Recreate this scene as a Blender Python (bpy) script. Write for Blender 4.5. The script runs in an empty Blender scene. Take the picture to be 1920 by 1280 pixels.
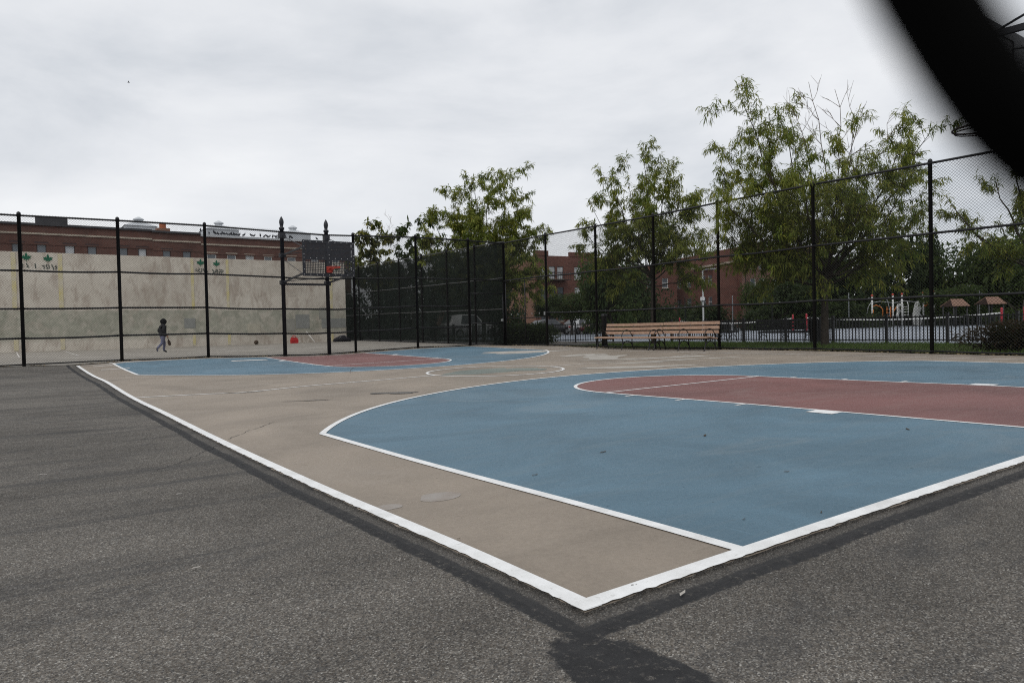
import bpy, bmesh, math, random
import numpy as np
from mathutils import Vector, Matrix
random.seed(7); rng = np.random.default_rng(7)
SC = bpy.context.scene
COL = SC.collection
PI = math.pi

# ------------------------------------------------------------------ camera
F = 1332.56                                    # focal length in pixels of a 1920 px wide picture
YAW, PIT, ROL = math.radians(35.2665), math.radians(-1.183), math.radians(-1.2888)
P = np.array([-1.656, -1.9223, 1.0164])
fw = np.array([math.sin(YAW)*math.cos(PIT), math.cos(YAW)*math.cos(PIT), math.sin(PIT)])
rt = np.array([math.cos(YAW), -math.sin(YAW), 0]); up = np.cross(rt, fw)
r2 = rt*math.cos(ROL)+up*math.sin(ROL); u2 = -rt*math.sin(ROL)+up*math.cos(ROL)
cam_data = bpy.data.cameras.new('camera'); cam = bpy.data.objects.new('camera', cam_data); COL.objects.link(cam)
cam_data.sensor_width = 36; cam_data.lens = F*36/1920
cam_data.clip_start = 0.005; cam_data.clip_end = 2000
M4 = Matrix([[r2[i], u2[i], -fw[i], P[i]] for i in range(3)]+[[0, 0, 0, 1]])
cam.matrix_world = M4
cam_data.dof.use_dof = True; cam_data.dof.focus_distance = 14; cam_data.dof.aperture_fstop = 10.5
SC.camera = cam

# ------------------------------------------------------------------ world, sun, exposure
W_ = bpy.data.worlds.new('World'); SC.world = W_; W_.use_nodes = True
SUN_EL, SUN_AZ = 52, 235                       # azimuth of the sun, clockwise from +Y
nt = W_.node_tree; nt.nodes.clear()
def wn(t, **k):
    n = nt.nodes.new(t)
    for a, b in k.items(): setattr(n, a, b)
    return n
sky = wn('ShaderNodeTexSky', sky_type='NISHITA', sun_disc=False)
sky.sun_elevation = math.radians(SUN_EL); sky.sun_rotation = math.radians(SUN_AZ)
skyv = wn('ShaderNodeVectorMath', operation='SCALE'); skyv.inputs['Scale'].default_value = 0.10
nt.links.new(sky.outputs[0], skyv.inputs[0])
tc = wn('ShaderNodeTexCoord'); mp = wn('ShaderNodeMapping')
mp.inputs['Scale'].default_value = (1, 1, 2.7); mp.inputs['Rotation'].default_value = (0.10, -0.05, 0.4)
nt.links.new(tc.outputs['Generated'], mp.inputs[0])
n1 = wn('ShaderNodeTexNoise'); n1.inputs['Scale'].default_value = 2.1; n1.inputs['Detail'].default_value = 9; n1.inputs['Roughness'].default_value = .54; n1.inputs['Distortion'].default_value = .25
nt.links.new(mp.outputs[0], n1.inputs[0])
r1 = wn('ShaderNodeValToRGB'); e = r1.color_ramp.elements
e[0].position = .33; e[0].color = (.61, .642, .685, 1); e[1].position = .66; e[1].color = (.90, .91, .925, 1)
m_ = r1.color_ramp.elements.new(.5); m_.color = (.785, .803, .832, 1)
nt.links.new(n1.outputs[0], r1.inputs[0])
mixw = wn('ShaderNodeMix', data_type='RGBA'); mixw.inputs[0].default_value = .94
nt.links.new(skyv.outputs[0], mixw.inputs[6]); nt.links.new(r1.outputs[0], mixw.inputs[7])
bg = wn('ShaderNodeBackground'); out = wn('ShaderNodeOutputWorld')
nt.links.new(mixw.outputs[2], bg.inputs[0]); nt.links.new(bg.outputs[0], out.inputs[0])
bg.inputs[1].default_value = 1.04
sd = bpy.data.lights.new('sun', 'SUN'); sd.energy = 1.2; sd.angle = math.radians(40); sd.color = (1, .97, .93)
sun = bpy.data.objects.new('sun', sd); COL.objects.link(sun)
a_, e_ = math.radians(SUN_AZ), math.radians(SUN_EL)
sdir = Vector((math.sin(a_)*math.cos(e_), math.cos(a_)*math.cos(e_), math.sin(e_)))
sun.rotation_euler = sdir.to_track_quat('Z', 'Y').to_euler()
vs = SC.view_settings; vs.view_transform = 'Standard'; vs.look = 'None'; vs.exposure = 0; vs.gamma = 1; vs.use_curve_mapping = False
SC.cycles.use_denoising = False; SC.cycles.filter_width = 1.1; SC.cycles.sample_clamp_indirect = 4
SC.cycles.max_bounces = 6; SC.cycles.transparent_max_bounces = 12

# ------------------------------------------------------------------ pixel -> place (for laying out)
def ray(u, v): return fw+r2*(u-960)/F-u2*(v-640)/F
def onX(u, v, X): d = ray(u, v); return P+d*(X-P[0])/d[0]
def onY(u, v, Y): d = ray(u, v); return P+d*(Y-P[1])/d[1]
def onZ(u, v, z): d = ray(u, v); return P+d*(z-P[2])/d[2]
def dep(u, v, D): return P+ray(u, v)*D

# ------------------------------------------------------------------ terrain: gentle drainage of the playground
CW, CL, CC, CK, CM = 14.56, 22.78, .916, 5.12, 7.28
ctl = [(0, 0, 0), (0, .79, 0), (0, 2.3, -.03), (0, 5.69, -.05), (0, 8.81, -.04), (0, 11.37, -.04), (0, 15.31, .03), (0, 23, .12),
       (.66, 11.39, -.05), (1.26, 11.39, -.06), (1.62, 11.39, -.085), (2, 11.39, -.07), (2.79, 11.39, -.04), (4.31, 11.39, -.02), (5.53, 11.39, 0), (9.32, 11.39, .04), (12.88, 11.39, .08),
       (CC, 0, .01), (2, 0, .02), (4, 0, .03), (7.28, 0, .05), (12, 0, .09)]
for y, u, v in ((5.79, 1140, 738.7), (4.27, 1287, 750.4), (3.35, 1399.6, 759.4), (2.3, 1556, 773)):
    ctl.append((CM-1.83, y, float(onX(u, v, CM-1.83)[2])))
for y, u, v in ((5.79, 1413, 706.5), (4.27, 1575, 713.5), (3.35, 1685, 718), (2.3, 1844, 724.5)):
    ctl.append((CM+1.83, y, float(onX(u, v, CM+1.83)[2])))
ctl += [(-1.32, 23.4, .18), (1.22, 23.4, .205), (3.78, 23.4, .205), (6.35, 23.4, .145), (7.98, 23.4, .12), (9.02, 23.4, .16), (11.65, 23.4, .24), (14, 23.4, .24),
        (15.9, 5.9, .16), (15.9, 8.85, .185), (15.9, 12, .185), (15.9, 14.6, .16), (15.9, 17.45, .18), (15.9, 20.4, .21), (15.9, 23.4, .20),
        (15.9, 0, .14), (15.9, -6, .12), (CC, CL-CK, .02), (-1.45, 39, .33), (6, 39, .34), (15.9, 39.5, .36), (15.9, 31.5, .28), (3.8, 31, .25),
        (21.8, 4, .18), (21.8, 12, .18), (21.8, 20, .2), (21.8, 30, .22), (45, 15, .18), (45, 27, .16), (45, 40, .14), (70, 20, .2), (70, 45, .2), (30, 52, .2), (0, 55, .3), (60, 60, .2),
        (-4, 0, -.02), (-4, 5, -.05), (-4, 11, -.03), (-4, 17, .06), (-4, 23.4, .17), (-15, 0, -.05), (-15, 12, -.03), (-15, 24, .15), (-15, 40, .33), (0, -4, 0), (6, -4, .04), (12, -6, .08), (-6, -8, 0),
        (-60, 0, 0), (-60, 60, .3), (0, -50, 0), (60, -40, .1), (120, 40, .2), (60, 120, .2), (-40, 130, .3), (250, 200, .2), (-250, 250, .3), (-250, -100, .1), (250, -100, .1)]
ctl = np.array(ctl)
def tphi(r2_): return np.where(r2_ > 1e-12, .5*r2_*np.log(np.maximum(r2_, 1e-12)), 0)
_n = len(ctl)
_K = tphi(((ctl[:, None, :2]-ctl[None, :, :2])**2).sum(2))+np.eye(_n)*.25
_Q = np.c_[np.ones(_n), ctl[:, :2]]
_A = np.block([[_K, _Q], [_Q.T, np.zeros((3, 3))]])
_w = np.linalg.solve(_A, np.r_[ctl[:, 2], 0, 0, 0])
def gz(x, y):
    x = np.atleast_1d(np.asarray(x, float)); y = np.atleast_1d(np.asarray(y, float))
    o = np.empty(x.shape)
    for i in range(0, len(x), 4000):
        s = slice(i, i+4000)
        r = (x[s, None]-ctl[None, :, 0])**2+(y[s, None]-ctl[None, :, 1])**2
        o[s] = tphi(r)@_w[:_n]+_w[_n]+_w[_n+1]*x[s]+_w[_n+2]*y[s]
    return np.clip(o, -.4, 1.2)
def g1(x, y): return float(gz(x, y)[0])

# ------------------------------------------------------------------ helpers
class MB:
    def __init__(s): s.v = []; s.f = []; s.m = []
    def add(s, vs, fs, mi=0):
        b = len(s.v); s.v += [tuple(map(float, q)) for q in vs]; s.f += [tuple(b+i for i in f) for f in fs]; s.m += [mi]*len(fs)
    def box(s, lo, hi, mi=0, M=None):
        x0, y0, z0 = lo; x1, y1, z1 = hi
        q = [(x0, y0, z0), (x1, y0, z0), (x1, y1, z0), (x0, y1, z0), (x0, y0, z1), (x1, y0, z1), (x1, y1, z1), (x0, y1, z1)]
        if M is not None: q = [tuple(M@Vector(a)) for a in q]
        s.add(q, [(3, 2, 1, 0), (4, 5, 6, 7), (0, 1, 5, 4), (1, 2, 6, 5), (2, 3, 7, 6), (3, 0, 4, 7)], mi)
    def tube(s, pts, rad, n=8, mi=0, caps=True):
        pts = [Vector(map(float, p)) for p in pts]
        if not hasattr(rad, '__len__'): rad = [rad]*len(pts)
        rings = []; prev = None
        for i, p in enumerate(pts):
            t = (pts[min(i+1, len(pts)-1)]-pts[max(i-1, 0)])
            if t.length < 1e-9: t = Vector((0, 0, 1))
            t.normalize()
            if prev is None:
                a = Vector((0, 0, 1)) if abs(t.z) < .9 else Vector((1, 0, 0))
                prev = t.cross(a).normalized()
            prev = (prev-t*prev.dot(t))
            if prev.length < 1e-6: prev = t.orthogonal()
            prev.normalize(); b = t.cross(prev)
            rings.append([p+(prev*math.cos(2*PI*k/n)+b*math.sin(2*PI*k/n))*rad[i] for k in range(n)])
        vs_ = [q for r in rings for q in r]; fs = []
        for i in range(len(pts)-1):
            for k in range(n):
                k2 = (k+1) % n; fs.append((i*n+k, i*n+k2, (i+1)*n+k2, (i+1)*n+k))
        if caps: fs.append(tuple(range(n-1, -1, -1))); fs.append(tuple((len(pts)-1)*n+k for k in range(n)))
        s.add(vs_, fs, mi)
    def bar(s, a, b, w, h, mi=0):           # rectangular bar from a to b
        a = Vector(map(float, a)); b = Vector(map(float, b)); t = (b-a).normalized()
        upv = Vector((0, 0, 1)) if abs(t.z) < .95 else Vector((0, 1, 0))
        r = t.cross(upv).normalized(); q = r.cross(t)
        vs_ = [c+r*x*w/2+q*y*h/2 for c in (a, b) for x, y in ((-1, -1), (1, -1), (1, 1), (-1, 1))]
        s.add(vs_, [(0, 1, 2, 3), (7, 6, 5, 4), (0, 4, 5, 1), (1, 5, 6, 2), (2, 6, 7, 3), (3, 7, 4, 0)], mi)
    def lathe(s, prof, n=12, c=(0, 0, 0), mi=0):
        vs_ = [(c[0]+r*math.cos(2*PI*k/n), c[1]+r*math.sin(2*PI*k/n), c[2]+z) for r, z in prof for k in range(n)]
        fs = [(i*n+k, i*n+(k+1) % n, (i+1)*n+(k+1) % n, (i+1)*n+k) for i in range(len(prof)-1) for k in range(n)]
        fs.append(tuple(range(n-1, -1, -1))); fs.append(tuple((len(prof)-1)*n+k for k in range(n)))
        s.add(vs_, fs, mi)
    def build(s, name, mat, parent=None, smooth=False):
        me = bpy.data.meshes.new(name); me.from_pydata(s.v, [], s.f)
        for m in (mat if isinstance(mat, (list, tuple)) else [mat]): me.materials.append(m)
        if isinstance(mat, (list, tuple)): me.polygons.foreach_set('material_index', s.m)
        if smooth: me.polygons.foreach_set('use_smooth', [True]*len(me.polygons))
        me.update()
        return link(name, me, parent)
def link(name, me, parent=None):
    o = bpy.data.objects.new(name, me); COL.objects.link(o)
    if parent: o.parent = parent
    return o
def empty(name, loc=(0, 0, 0), rz=0, parent=None):
    o = bpy.data.objects.new(name, None); COL.objects.link(o); o.location = [float(c) for c in loc]; o.rotation_euler = (0, 0, rz); o.empty_display_size = .2
    if parent: o.parent = parent
    return o
def tag(o, label=None, cat=None, group=None, kind=None):
    if label: o['label'] = label
    if cat: o['category'] = cat
    if group: o['group'] = group
    if kind: o['kind'] = kind
    return o
def copy_tree(o, parent=None):
    c = o.copy(); COL.objects.link(c); c.parent = parent
    for ch in o.children: copy_tree(ch, c)
    return c

# ------------------------------------------------------------------ materials
def mat(name, col, rough=.7, spec=.3, metal=0, var=0, scale=5, bump=0, bscale=40, col2=None, detail=6, trans=0, coords='Object'):
    m = bpy.data.materials.new(name); m.use_nodes = True; t = m.node_tree; b = t.nodes['Principled BSDF']
    b.inputs['Base Color'].default_value = (*col, 1); b.inputs['Roughness'].default_value = rough
    b.inputs['Specular IOR Level'].default_value = spec; b.inputs['Metallic'].default_value = metal
    tcn = t.nodes.new('ShaderNodeTexCoord')
    if var or col2:
        n = t.nodes.new('ShaderNodeTexNoise'); n.inputs['Scale'].default_value = scale; n.inputs['Detail'].default_value = detail; n.inputs['Roughness'].default_value = .6
        t.links.new(tcn.outputs[coords], n.inputs[0])
        r = t.nodes.new('ShaderNodeValToRGB'); c2 = col2 or tuple(c*(1+var) for c in col); c1 = col if col2 else tuple(c*(1-var) for c in col)
        r.color_ramp.elements[0].position = .32; r.color_ramp.elements[1].position = .68
        r.color_ramp.elements[0].color = (*c1, 1); r.color_ramp.elements[1].color = (*c2, 1)
        t.links.new(n.outputs[0], r.inputs[0]); t.links.new(r.outputs[0], b.inputs['Base Color'])
    if bump:
        n = t.nodes.new('ShaderNodeTexNoise'); n.inputs['Scale'].default_value = bscale; n.inputs['Detail'].default_value = 4
        t.links.new(tcn.outputs[coords], n.inputs[0])
        bp = t.nodes.new('ShaderNodeBump'); bp.inputs['Strength'].default_value = bump; bp.inputs['Distance'].default_value = .01
        t.links.new(n.outputs[0], bp.inputs['Height']); t.links.new(bp.outputs[0], b.inputs['Normal'])
    return m
class NB:                                     # small node-graph builder
    def __init__(s, m):
        s.t = m.node_tree; s.b = s.t.nodes['Principled BSDF']; s.tc = s.t.nodes.new('ShaderNodeTexCoord')
    def vec(s, scale=(1, 1, 1), rot=(0, 0, 0), loc=(0, 0, 0), src=None):
        n = s.t.nodes.new('ShaderNodeMapping'); n.inputs['Scale'].default_value = scale; n.inputs['Rotation'].default_value = rot; n.inputs['Location'].default_value = loc
        s.t.links.new(src or s.tc.outputs['Object'], n.inputs[0]); return n.outputs[0]
    def noise(s, v, scale, detail=5, rough=.6, dist=0):
        n = s.t.nodes.new('ShaderNodeTexNoise'); n.inputs['Scale'].default_value = scale; n.inputs['Detail'].default_value = detail; n.inputs['Roughness'].default_value = rough; n.inputs['Distortion'].default_value = dist
        s.t.links.new(v, n.inputs[0]); return n.outputs[0]
    def vor(s, v, scale, feat='F1', out='Color'):
        n = s.t.nodes.new('ShaderNodeTexVoronoi'); n.feature = feat; n.inputs['Scale'].default_value = scale; s.t.links.new(v, n.inputs[0]); return n.outputs[out]
    def ramp(s, x, stops, interp='LINEAR'):
        n = s.t.nodes.new('ShaderNodeValToRGB'); n.color_ramp.interpolation = interp; e = n.color_ramp.elements
        while len(e) < len(stops): e.new(.5)
        for q, (p, c) in zip(e, stops): q.position = p; q.color = (*(c if hasattr(c, '__len__') else (c, c, c)), 1)
        s.t.links.new(x, n.inputs[0]); return n.outputs[0]
    def mix(s, f, a, b, blend='MIX'):
        n = s.t.nodes.new('ShaderNodeMix'); n.data_type = 'RGBA'; n.blend_type = blend
        for k, x in ((0, f), (6, a), (7, b)):
            if hasattr(x, 'is_linked'): s.t.links.new(x, n.inputs[k])
            elif k == 0: n.inputs[0].default_value = x
            else: n.inputs[k].default_value = (*x, 1)
        return n.outputs[2]
    def math(s, op, a, b=0, c=0):
        n = s.t.nodes.new('ShaderNodeMath'); n.operation = op
        for k, x in enumerate((a, b, c)):
            if hasattr(x, 'is_linked'): s.t.links.new(x, n.inputs[k])
            else: n.inputs[k].default_value = x
        return n.outputs[0]
    def sep(s, v=None):
        n = s.t.nodes.new('ShaderNodeSeparateXYZ'); s.t.links.new(v or s.tc.outputs['Object'], n.inputs[0]); return n.outputs
    def bump(s, h, strength, dist):
        n = s.t.nodes.new('ShaderNodeBump'); n.inputs['Strength'].default_value = strength; n.inputs['Distance'].default_value = dist
        s.t.links.new(h, n.inputs['Height']); s.t.links.new(n.outputs[0], s.b.inputs['Normal'])
    def col(s, c): s.t.links.new(c, s.b.inputs['Base Color'])
    def rough(s, c): s.t.links.new(c, s.b.inputs['Roughness'])

PX, PY, PRX, PRY = .225, .52, .185, .37
def asphalt_mat():
    m = mat('asphalt', (.085, .08, .074), .85, .25); n = NB(m); v = n.vec()
    def chip(sc):
        q = n.t.nodes.new('ShaderNodeSeparateColor'); n.t.links.new(n.vor(v, sc), q.inputs[0]); return q.outputs
    a = chip(205); b_ = chip(88)
    chips = n.ramp(a[0], [(0, (.021, .021, .022)), (.40, (.065, .064, .062)), (.74, (.137, .131, .121)), (.93, (.26, .248, .225)), (1, (.43, .415, .38))])
    chips = n.mix(n.ramp(b_[0], [(.86, 0), (.92, .6)]), chips, n.ramp(b_[1], [(0, (.04, .04, .04)), (1, (.23, .21, .185))]))
    warm = n.mix(a[1], chips, n.mix(.5, chips, (.14, .113, .083)))
    big = n.noise(n.vec((.5, .9, 1), (0, 0, .6)), .8, 7, .66, .6)
    c = n.mix(1, warm, n.ramp(big, [(.30, .58), (.48, .98), (.70, 1.38)]), 'MULTIPLY')
    st = n.noise(n.vec((.30, 1.7, 1), (0, 0, -.75)), 1.2, 9, .68, 1.4)
    c = n.mix(n.ramp(st, [(.50, 0), (.66, .62)]), c, (.040, .041, .043))
    # poured sealant: a line along the sideline running on past the corner, one along the baseline, a worn patch beyond the corner
    x, y, z = n.sep(); wob = n.math('MULTIPLY', n.math('SUBTRACT', n.noise(v, 26, 6, .7), .5), .055); wob2 = n.math('MULTIPLY', n.math('SUBTRACT', n.noise(v, 1.3, 2, .5), .5), .05)
    w_ = n.math('ADD', wob, wob2)
    def soft(d, half):                              # 1 inside the half width, ragged 8 mm edge
        k = n.t.nodes.new('ShaderNodeMapRange'); k.interpolation_type = 'SMOOTHSTEP'; k.inputs[1].default_value = half+.008; k.inputs[2].default_value = half-.008; n.t.links.new(d, k.inputs[0]); return k.outputs[0]
    drift = n.math('MULTIPLY', n.math('MAXIMUM', y, 0), -.0040)
    d1 = n.math('ABSOLUTE', n.math('ADD', n.math('SUBTRACT', n.math('ADD', x, .146), drift), w_)); m1 = soft(d1, .047)
    d2 = n.math('ABSOLUTE', n.math('ADD', n.math('ADD', y, .150), w_)); m2 = n.math('MULTIPLY', soft(d2, .046), n.math('GREATER_THAN', x, -.17))
    ex = n.math('MULTIPLY', n.math('ADD', x, PX), 1/PRX); ey = n.math('MULTIPLY', n.math('ADD', y, PY), 1/PRY)
    rr = n.math('SQRT', n.math('ADD', n.math('MULTIPLY', ex, ex), n.math('MULTIPLY', ey, ey))); rr = n.math('ADD', rr, n.math('MULTIPLY', n.math('SUBTRACT', n.noise(v, 7, 8, .75, .6), .5), .85))
    k = n.t.nodes.new('ShaderNodeMapRange'); k.inputs[1].default_value = 1.04; k.inputs[2].default_value = .94; n.t.links.new(rr, k.inputs[0]); m3 = k.outputs[0]
    seal = n.math('MAXIMUM', n.math('MAXIMUM', m1, m2), m3)
    worn = n.ramp(n.noise(v, 30, 8, .78), [(.54, 1), (.64, .30)])
    tarc = n.ramp(n.noise(v, 12, 6, .7), [(.3, (.019, .019, .020)), (.7, (.036, .036, .037))])
    c = n.mix(n.math('MULTIPLY', seal, worn), c, tarc)
    # older, darker asphalt left bare between the court edge and the sealant
    nb = n.math('MULTIPLY', n.math('MULTIPLY', n.math('LESS_THAN', n.math('SUBTRACT', -.02, x), .12), n.math('LESS_THAN', n.math('SUBTRACT', -.02, y), .12)), .35)
    c = n.mix(nb, c, (.05, .049, .048))
    n.col(c)
    n.bump(n.math('ADD', n.vor(v, 205, out='Distance'), n.noise(v, 300, 2)), .7, .006)
    return m
M = {}
M['asphalt'] = asphalt_mat()
def paint_mat(name, c, worn, sc=1.0, amount=.5, rough=.62):
    m = mat(name, c, rough, .22); n = NB(m); v = n.vec()
    a = n.noise(n.vec((1, 1, 1), (0, 0, .3)), .55*sc, 7, .62, .8); b_ = n.noise(n.vec((.5, 3.5, 1), (0, 0, .55)), 1.6, 8, .72, .5); s = n.noise(v, 40, 5, .75)
    x = n.mix(1, c, n.ramp(a, [(.28, .74), (.5, 1.0), (.72, 1.24)]), 'MULTIPLY')
    x = n.mix(n.ramp(b_, [(.48, 0), (.72, amount)]), x, worn)
    # faded pools where water stood, with a darker rim
    w_ = n.noise(n.vec((.8, 1.1, 1)), .42, 4, .5, .3)
    x = n.mix(n.ramp(w_, [(.56, 0), (.60, .30), (.615, .05), (.70, .22)]), x, worn)
    x = n.mix(1, x, n.ramp(s, [(.22, .84), (.78, 1.13)]), 'MULTIPLY')
    # scuffs, ball marks and grit
    sp = n.noise(n.vec((1, 2.4, 1), (0, 0, .8)), 9, 4, .65); x = n.mix(n.ramp(sp, [(.66, 0), (.76, .55)]), x, tuple(q*.45 for q in c))
    sk = n.noise(n.vec((.5, 9, 1), (0, 0, 1.15)), 2.6, 6, .7, .2); x = n.mix(n.ramp(sk, [(.64, 0), (.74, .28)]), x, tuple(q*.55 for q in c))
    sk2 = n.noise(n.vec((9, .6, 1), (0, 0, .35)), 1.7, 6, .7, .2); x = n.mix(n.ramp(sk2, [(.66, 0), (.76, .30)]), x, tuple(min(1, q*1.7) for q in c))
    gr = n.noise(v, 16, 3, .5); x = n.mix(n.ramp(gr, [(.74, 0), (.77, .7)]), x, tuple(q*.3 for q in c))
    n.col(x); n.rough(n.ramp(b_, [(.3, rough-.12), (.7, rough+.16)])); n.bump(n.noise(v, 180, 3), .35, .004)
    return m
M['tan'] = paint_mat('tan_court_paint', (.248, .209, .168), (.295, .258, .218), amount=.4)
M['blue'] = paint_mat('blue_court_paint', (.094, .163, .214), (.17, .208, .228), amount=.38)
M['red'] = paint_mat('red_court_paint', (.182, .086, .080), (.225, .158, .146), amount=.5)
M['green'] = paint_mat('faded_green_paint', (.165, .185, .165), (.15, .19, .175), sc=2)
def line_mat():
    m = mat('white_line_paint', (.74, .75, .75), .6, .3); n = NB(m); v = n.vec()
    x = n.ramp(n.noise(v, 5, 7, .7), [(.3, (.60, .60, .585)), (.6, (.77, .775, .77))])
    x = n.mix(n.ramp(n.noise(v, 26, 6, .75, .4), [(.62, 0), (.70, .65)]), x, (.30, .28, .25))
    x = n.mix(n.ramp(n.noise(n.vec((1, 6, 1), (0, 0, .5)), 11, 4, .7), [(.66, 0), (.72, .5)]), x, (.20, .19, .18))
    n.col(x); n.bump(n.noise(v, 150, 3), .3, .004); return m
M['line'] = line_mat()
M['line_old'] = mat('worn_line_paint', (.46, .42, .38), .7, .3, col2=(.68, .66, .63), scale=3)
M['pale'] = mat('bare_concrete_patch', (.30, .275, .24), .85, .2, col2=(.44, .42, .385), scale=3)
M['puddle'] = mat('damp_dirt', (.028, .024, .018), .35, .5, col2=(.09, .075, .06), scale=14)
M['damp'] = mat('damp_tan_paint', (.11, .092, .075), .5, .4, col2=(.19, .16, .13), scale=8)
M['tar'] = mat('fresh_sealant', (.020, .020, .021), .75, .3, col2=(.042, .041, .041), scale=16, detail=9, bump=.5, bscale=120)
def wornt():
    m = mat('worn_sealant', (.034, .034, .036), .75, .3); n = NB(m); v = n.vec()
    k = n.ramp(n.noise(v, 9, 8, .75, .4), [(.54, 0), (.66, .9)]); bw = n.t.nodes.new('ShaderNodeSeparateColor'); n.t.links.new(n.vor(v, 115), bw.inputs[0])
    n.col(n.mix(k, (.024, .024, .025), n.ramp(bw.outputs[0], [(0, (.03, .03, .03)), (.8, (.11, .104, .095)), (1, (.26, .245, .22))]))); n.bump(n.noise(v, 150, 3), .3, .005); return m
M['tarworn'] = wornt()
def concrete_yard():
    m = mat('worn_concrete', (.30, .28, .25), .85, .2); n = NB(m)
    a = n.noise(n.vec((.6, 1.3, 1)), .7, 8, .65, .6)
    n.col(n.ramp(a, [(.3, (.20, .182, .155)), (.5, (.285, .262, .228)), (.72, (.36, .335, .295))])); n.bump(n.noise(n.vec(), 60, 4), .25, .01); return m
M['yard'] = concrete_yard()
M['tennis'] = mat('tennis_court_paint', (.20, .225, .265), .75, .3, col2=(.27, .295, .33), scale=.6)
M['grassbase'] = mat('soil_and_turf', (.045, .052, .018), .95, .1, col2=(.075, .088, .028), scale=6)
M['blade'] = mat('grass_blade', (.045, .085, .016), .8, .2, col2=(.10, .15, .035), scale=3)
M['steel'] = mat('black_vinyl_coated_steel', (.0105, .0105, .012), .55, .35, var=.25, scale=20)
M['wire'] = mat('black_vinyl_wire', (.011, .011, .012), .6, .3, var=.2, scale=9)
M['blacksteel'] = mat('black_enamel_steel', (.013, .014, .019), .45, .4, var=.3, scale=10)
M['bolt'] = mat('zinc_bolt', (.55, .55, .55), .4, .5, var=.1, scale=30)
M['rim'] = mat('red_orange_rim', (.50, .062, .040), .5, .4, var=.2, scale=30)
M['galv'] = mat('galvanised_steel', (.30, .31, .31), .45, .5, metal=.3, var=.2, scale=15)

# ------------------------------------------------------------------ ground and painted sheets
def axis(lo, hi, fine_lo, fine_hi, st):
    a = list(np.arange(fine_lo, fine_hi+1e-6, st)); x = fine_lo; s = st; L_ = []
    while x > lo: s *= 1.35; x -= s; L_.append(max(x, lo))
    x = fine_hi; s = st; R_ = []
    while x < hi: s *= 1.35; x += s; R_.append(min(x, hi))
    return np.array(L_[::-1]+a+R_)
gx = axis(-600, 700, -6, 18, .25); gy = axis(-300, 900, -4, 25, .25)
XX, YY = np.meshgrid(gx, gy); ZZ = gz(XX.ravel(), YY.ravel())
dd = np.hypot(XX.ravel(), YY.ravel()); ZZ = np.where(dd > 120, np.clip(ZZ, 0, .3), ZZ)
nx, ny = len(gx), len(gy)
me = bpy.data.meshes.new('ground'); vv = np.c_[XX.ravel(), YY.ravel(), ZZ]
me.from_pydata(vv.tolist(), [], [(j*nx+i, j*nx+i+1, (j+1)*nx+i+1, (j+1)*nx+i) for j in range(ny-1) for i in range(nx-1)])
me.materials.append(M['asphalt']); me.polygons.foreach_set('use_smooth', [True]*len(me.polygons))
ground = tag(link('ground', me), 'weathered dark grey asphalt of the schoolyard', kind='structure')

def sheet(name, poly, dz, mt, parent=None, cell=.25, skirt=0):
    bm = bmesh.new(); vs_ = [bm.verts.new((float(x), float(y), 0)) for x, y in poly]
    bm.faces.new(vs_); bmesh.ops.triangulate(bm, faces=bm.faces[:])
    xs = [q[0] for q in poly]; ys = [q[1] for q in poly]
    for ax, lo, hi in ((0, min(xs), max(xs)), (1, min(ys), max(ys))):
        c = math.ceil(lo/cell)*cell
        while c < hi:
            if c > lo+1e-5 and c < hi-1e-5:
                co = [0, 0, 0]; no = [0, 0, 0]; co[ax] = c; no[ax] = 1
                bmesh.ops.bisect_plane(bm, geom=bm.verts[:]+bm.edges[:]+bm.faces[:], plane_co=co, plane_no=no, dist=1e-6)
            c += cell
    bmesh.ops.recalc_face_normals(bm, faces=bm.faces[:])
    for f_ in bm.faces:
        f_.normal_update()
        if f_.normal.z < 0: f_.normal_flip()
    z = gz([v.co.x for v in bm.verts], [v.co.y for v in bm.verts])
    for v, q in zip(bm.verts, z): v.co.z = q+dz
    if skirt:
        old = set(bm.faces)
        ed = [e for e in bm.edges if e.is_boundary]
        r = bmesh.ops.extrude_edge_only(bm, edges=ed)
        for v in r['geom']:
            if isinstance(v, bmesh.types.BMVert): v.co.z -= skirt
        for f_ in bm.faces:
            if f_ not in old: f_.material_index = 1
    m_e = bpy.data.meshes.new(name); bm.to_mesh(m_e); bm.free(); m_e.materials.append(mt)
    if skirt: m_e.materials.append(M['asphalt'])
    return link(name, m_e, parent)
def strip(name, path, width, dz, mt, parent=None, jl=0, jr=0, step=.12, thick=0):
    pts = []
    for a, b in zip(path[:-1], path[1:]):
        n = max(1, int(math.hypot(b[0]-a[0], b[1]-a[1])/step))
        pts += [(a[0]+(b[0]-a[0])*i/n, a[1]+(b[1]-a[1])*i/n) for i in range(n)]
    pts.append(path[-1]); L_, R_ = [], []
    for i, p in enumerate(pts):
        a, b = pts[max(i-1, 0)], pts[min(i+1, len(pts)-1)]; t = math.hypot(b[0]-a[0], b[1]-a[1]); nx_, ny_ = -(b[1]-a[1])/t, (b[0]-a[0])/t
        wl = width/2+random.gauss(0, 1)*jl; wr = width/2+random.gauss(0, 1)*jr
        L_.append((p[0]+nx_*wl, p[1]+ny_*wl)); R_.append((p[0]-nx_*wr, p[1]-ny_*wr))
    q = np.array(L_+R_); z = gz(q[:, 0], q[:, 1])+dz; n = len(pts); b = MB()
    fs = [(i, n+i, n+i+1, i+1) for i in range(n-1)]
    b.add(np.c_[q, z], fs); return b.build(name, mt, parent)
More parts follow.
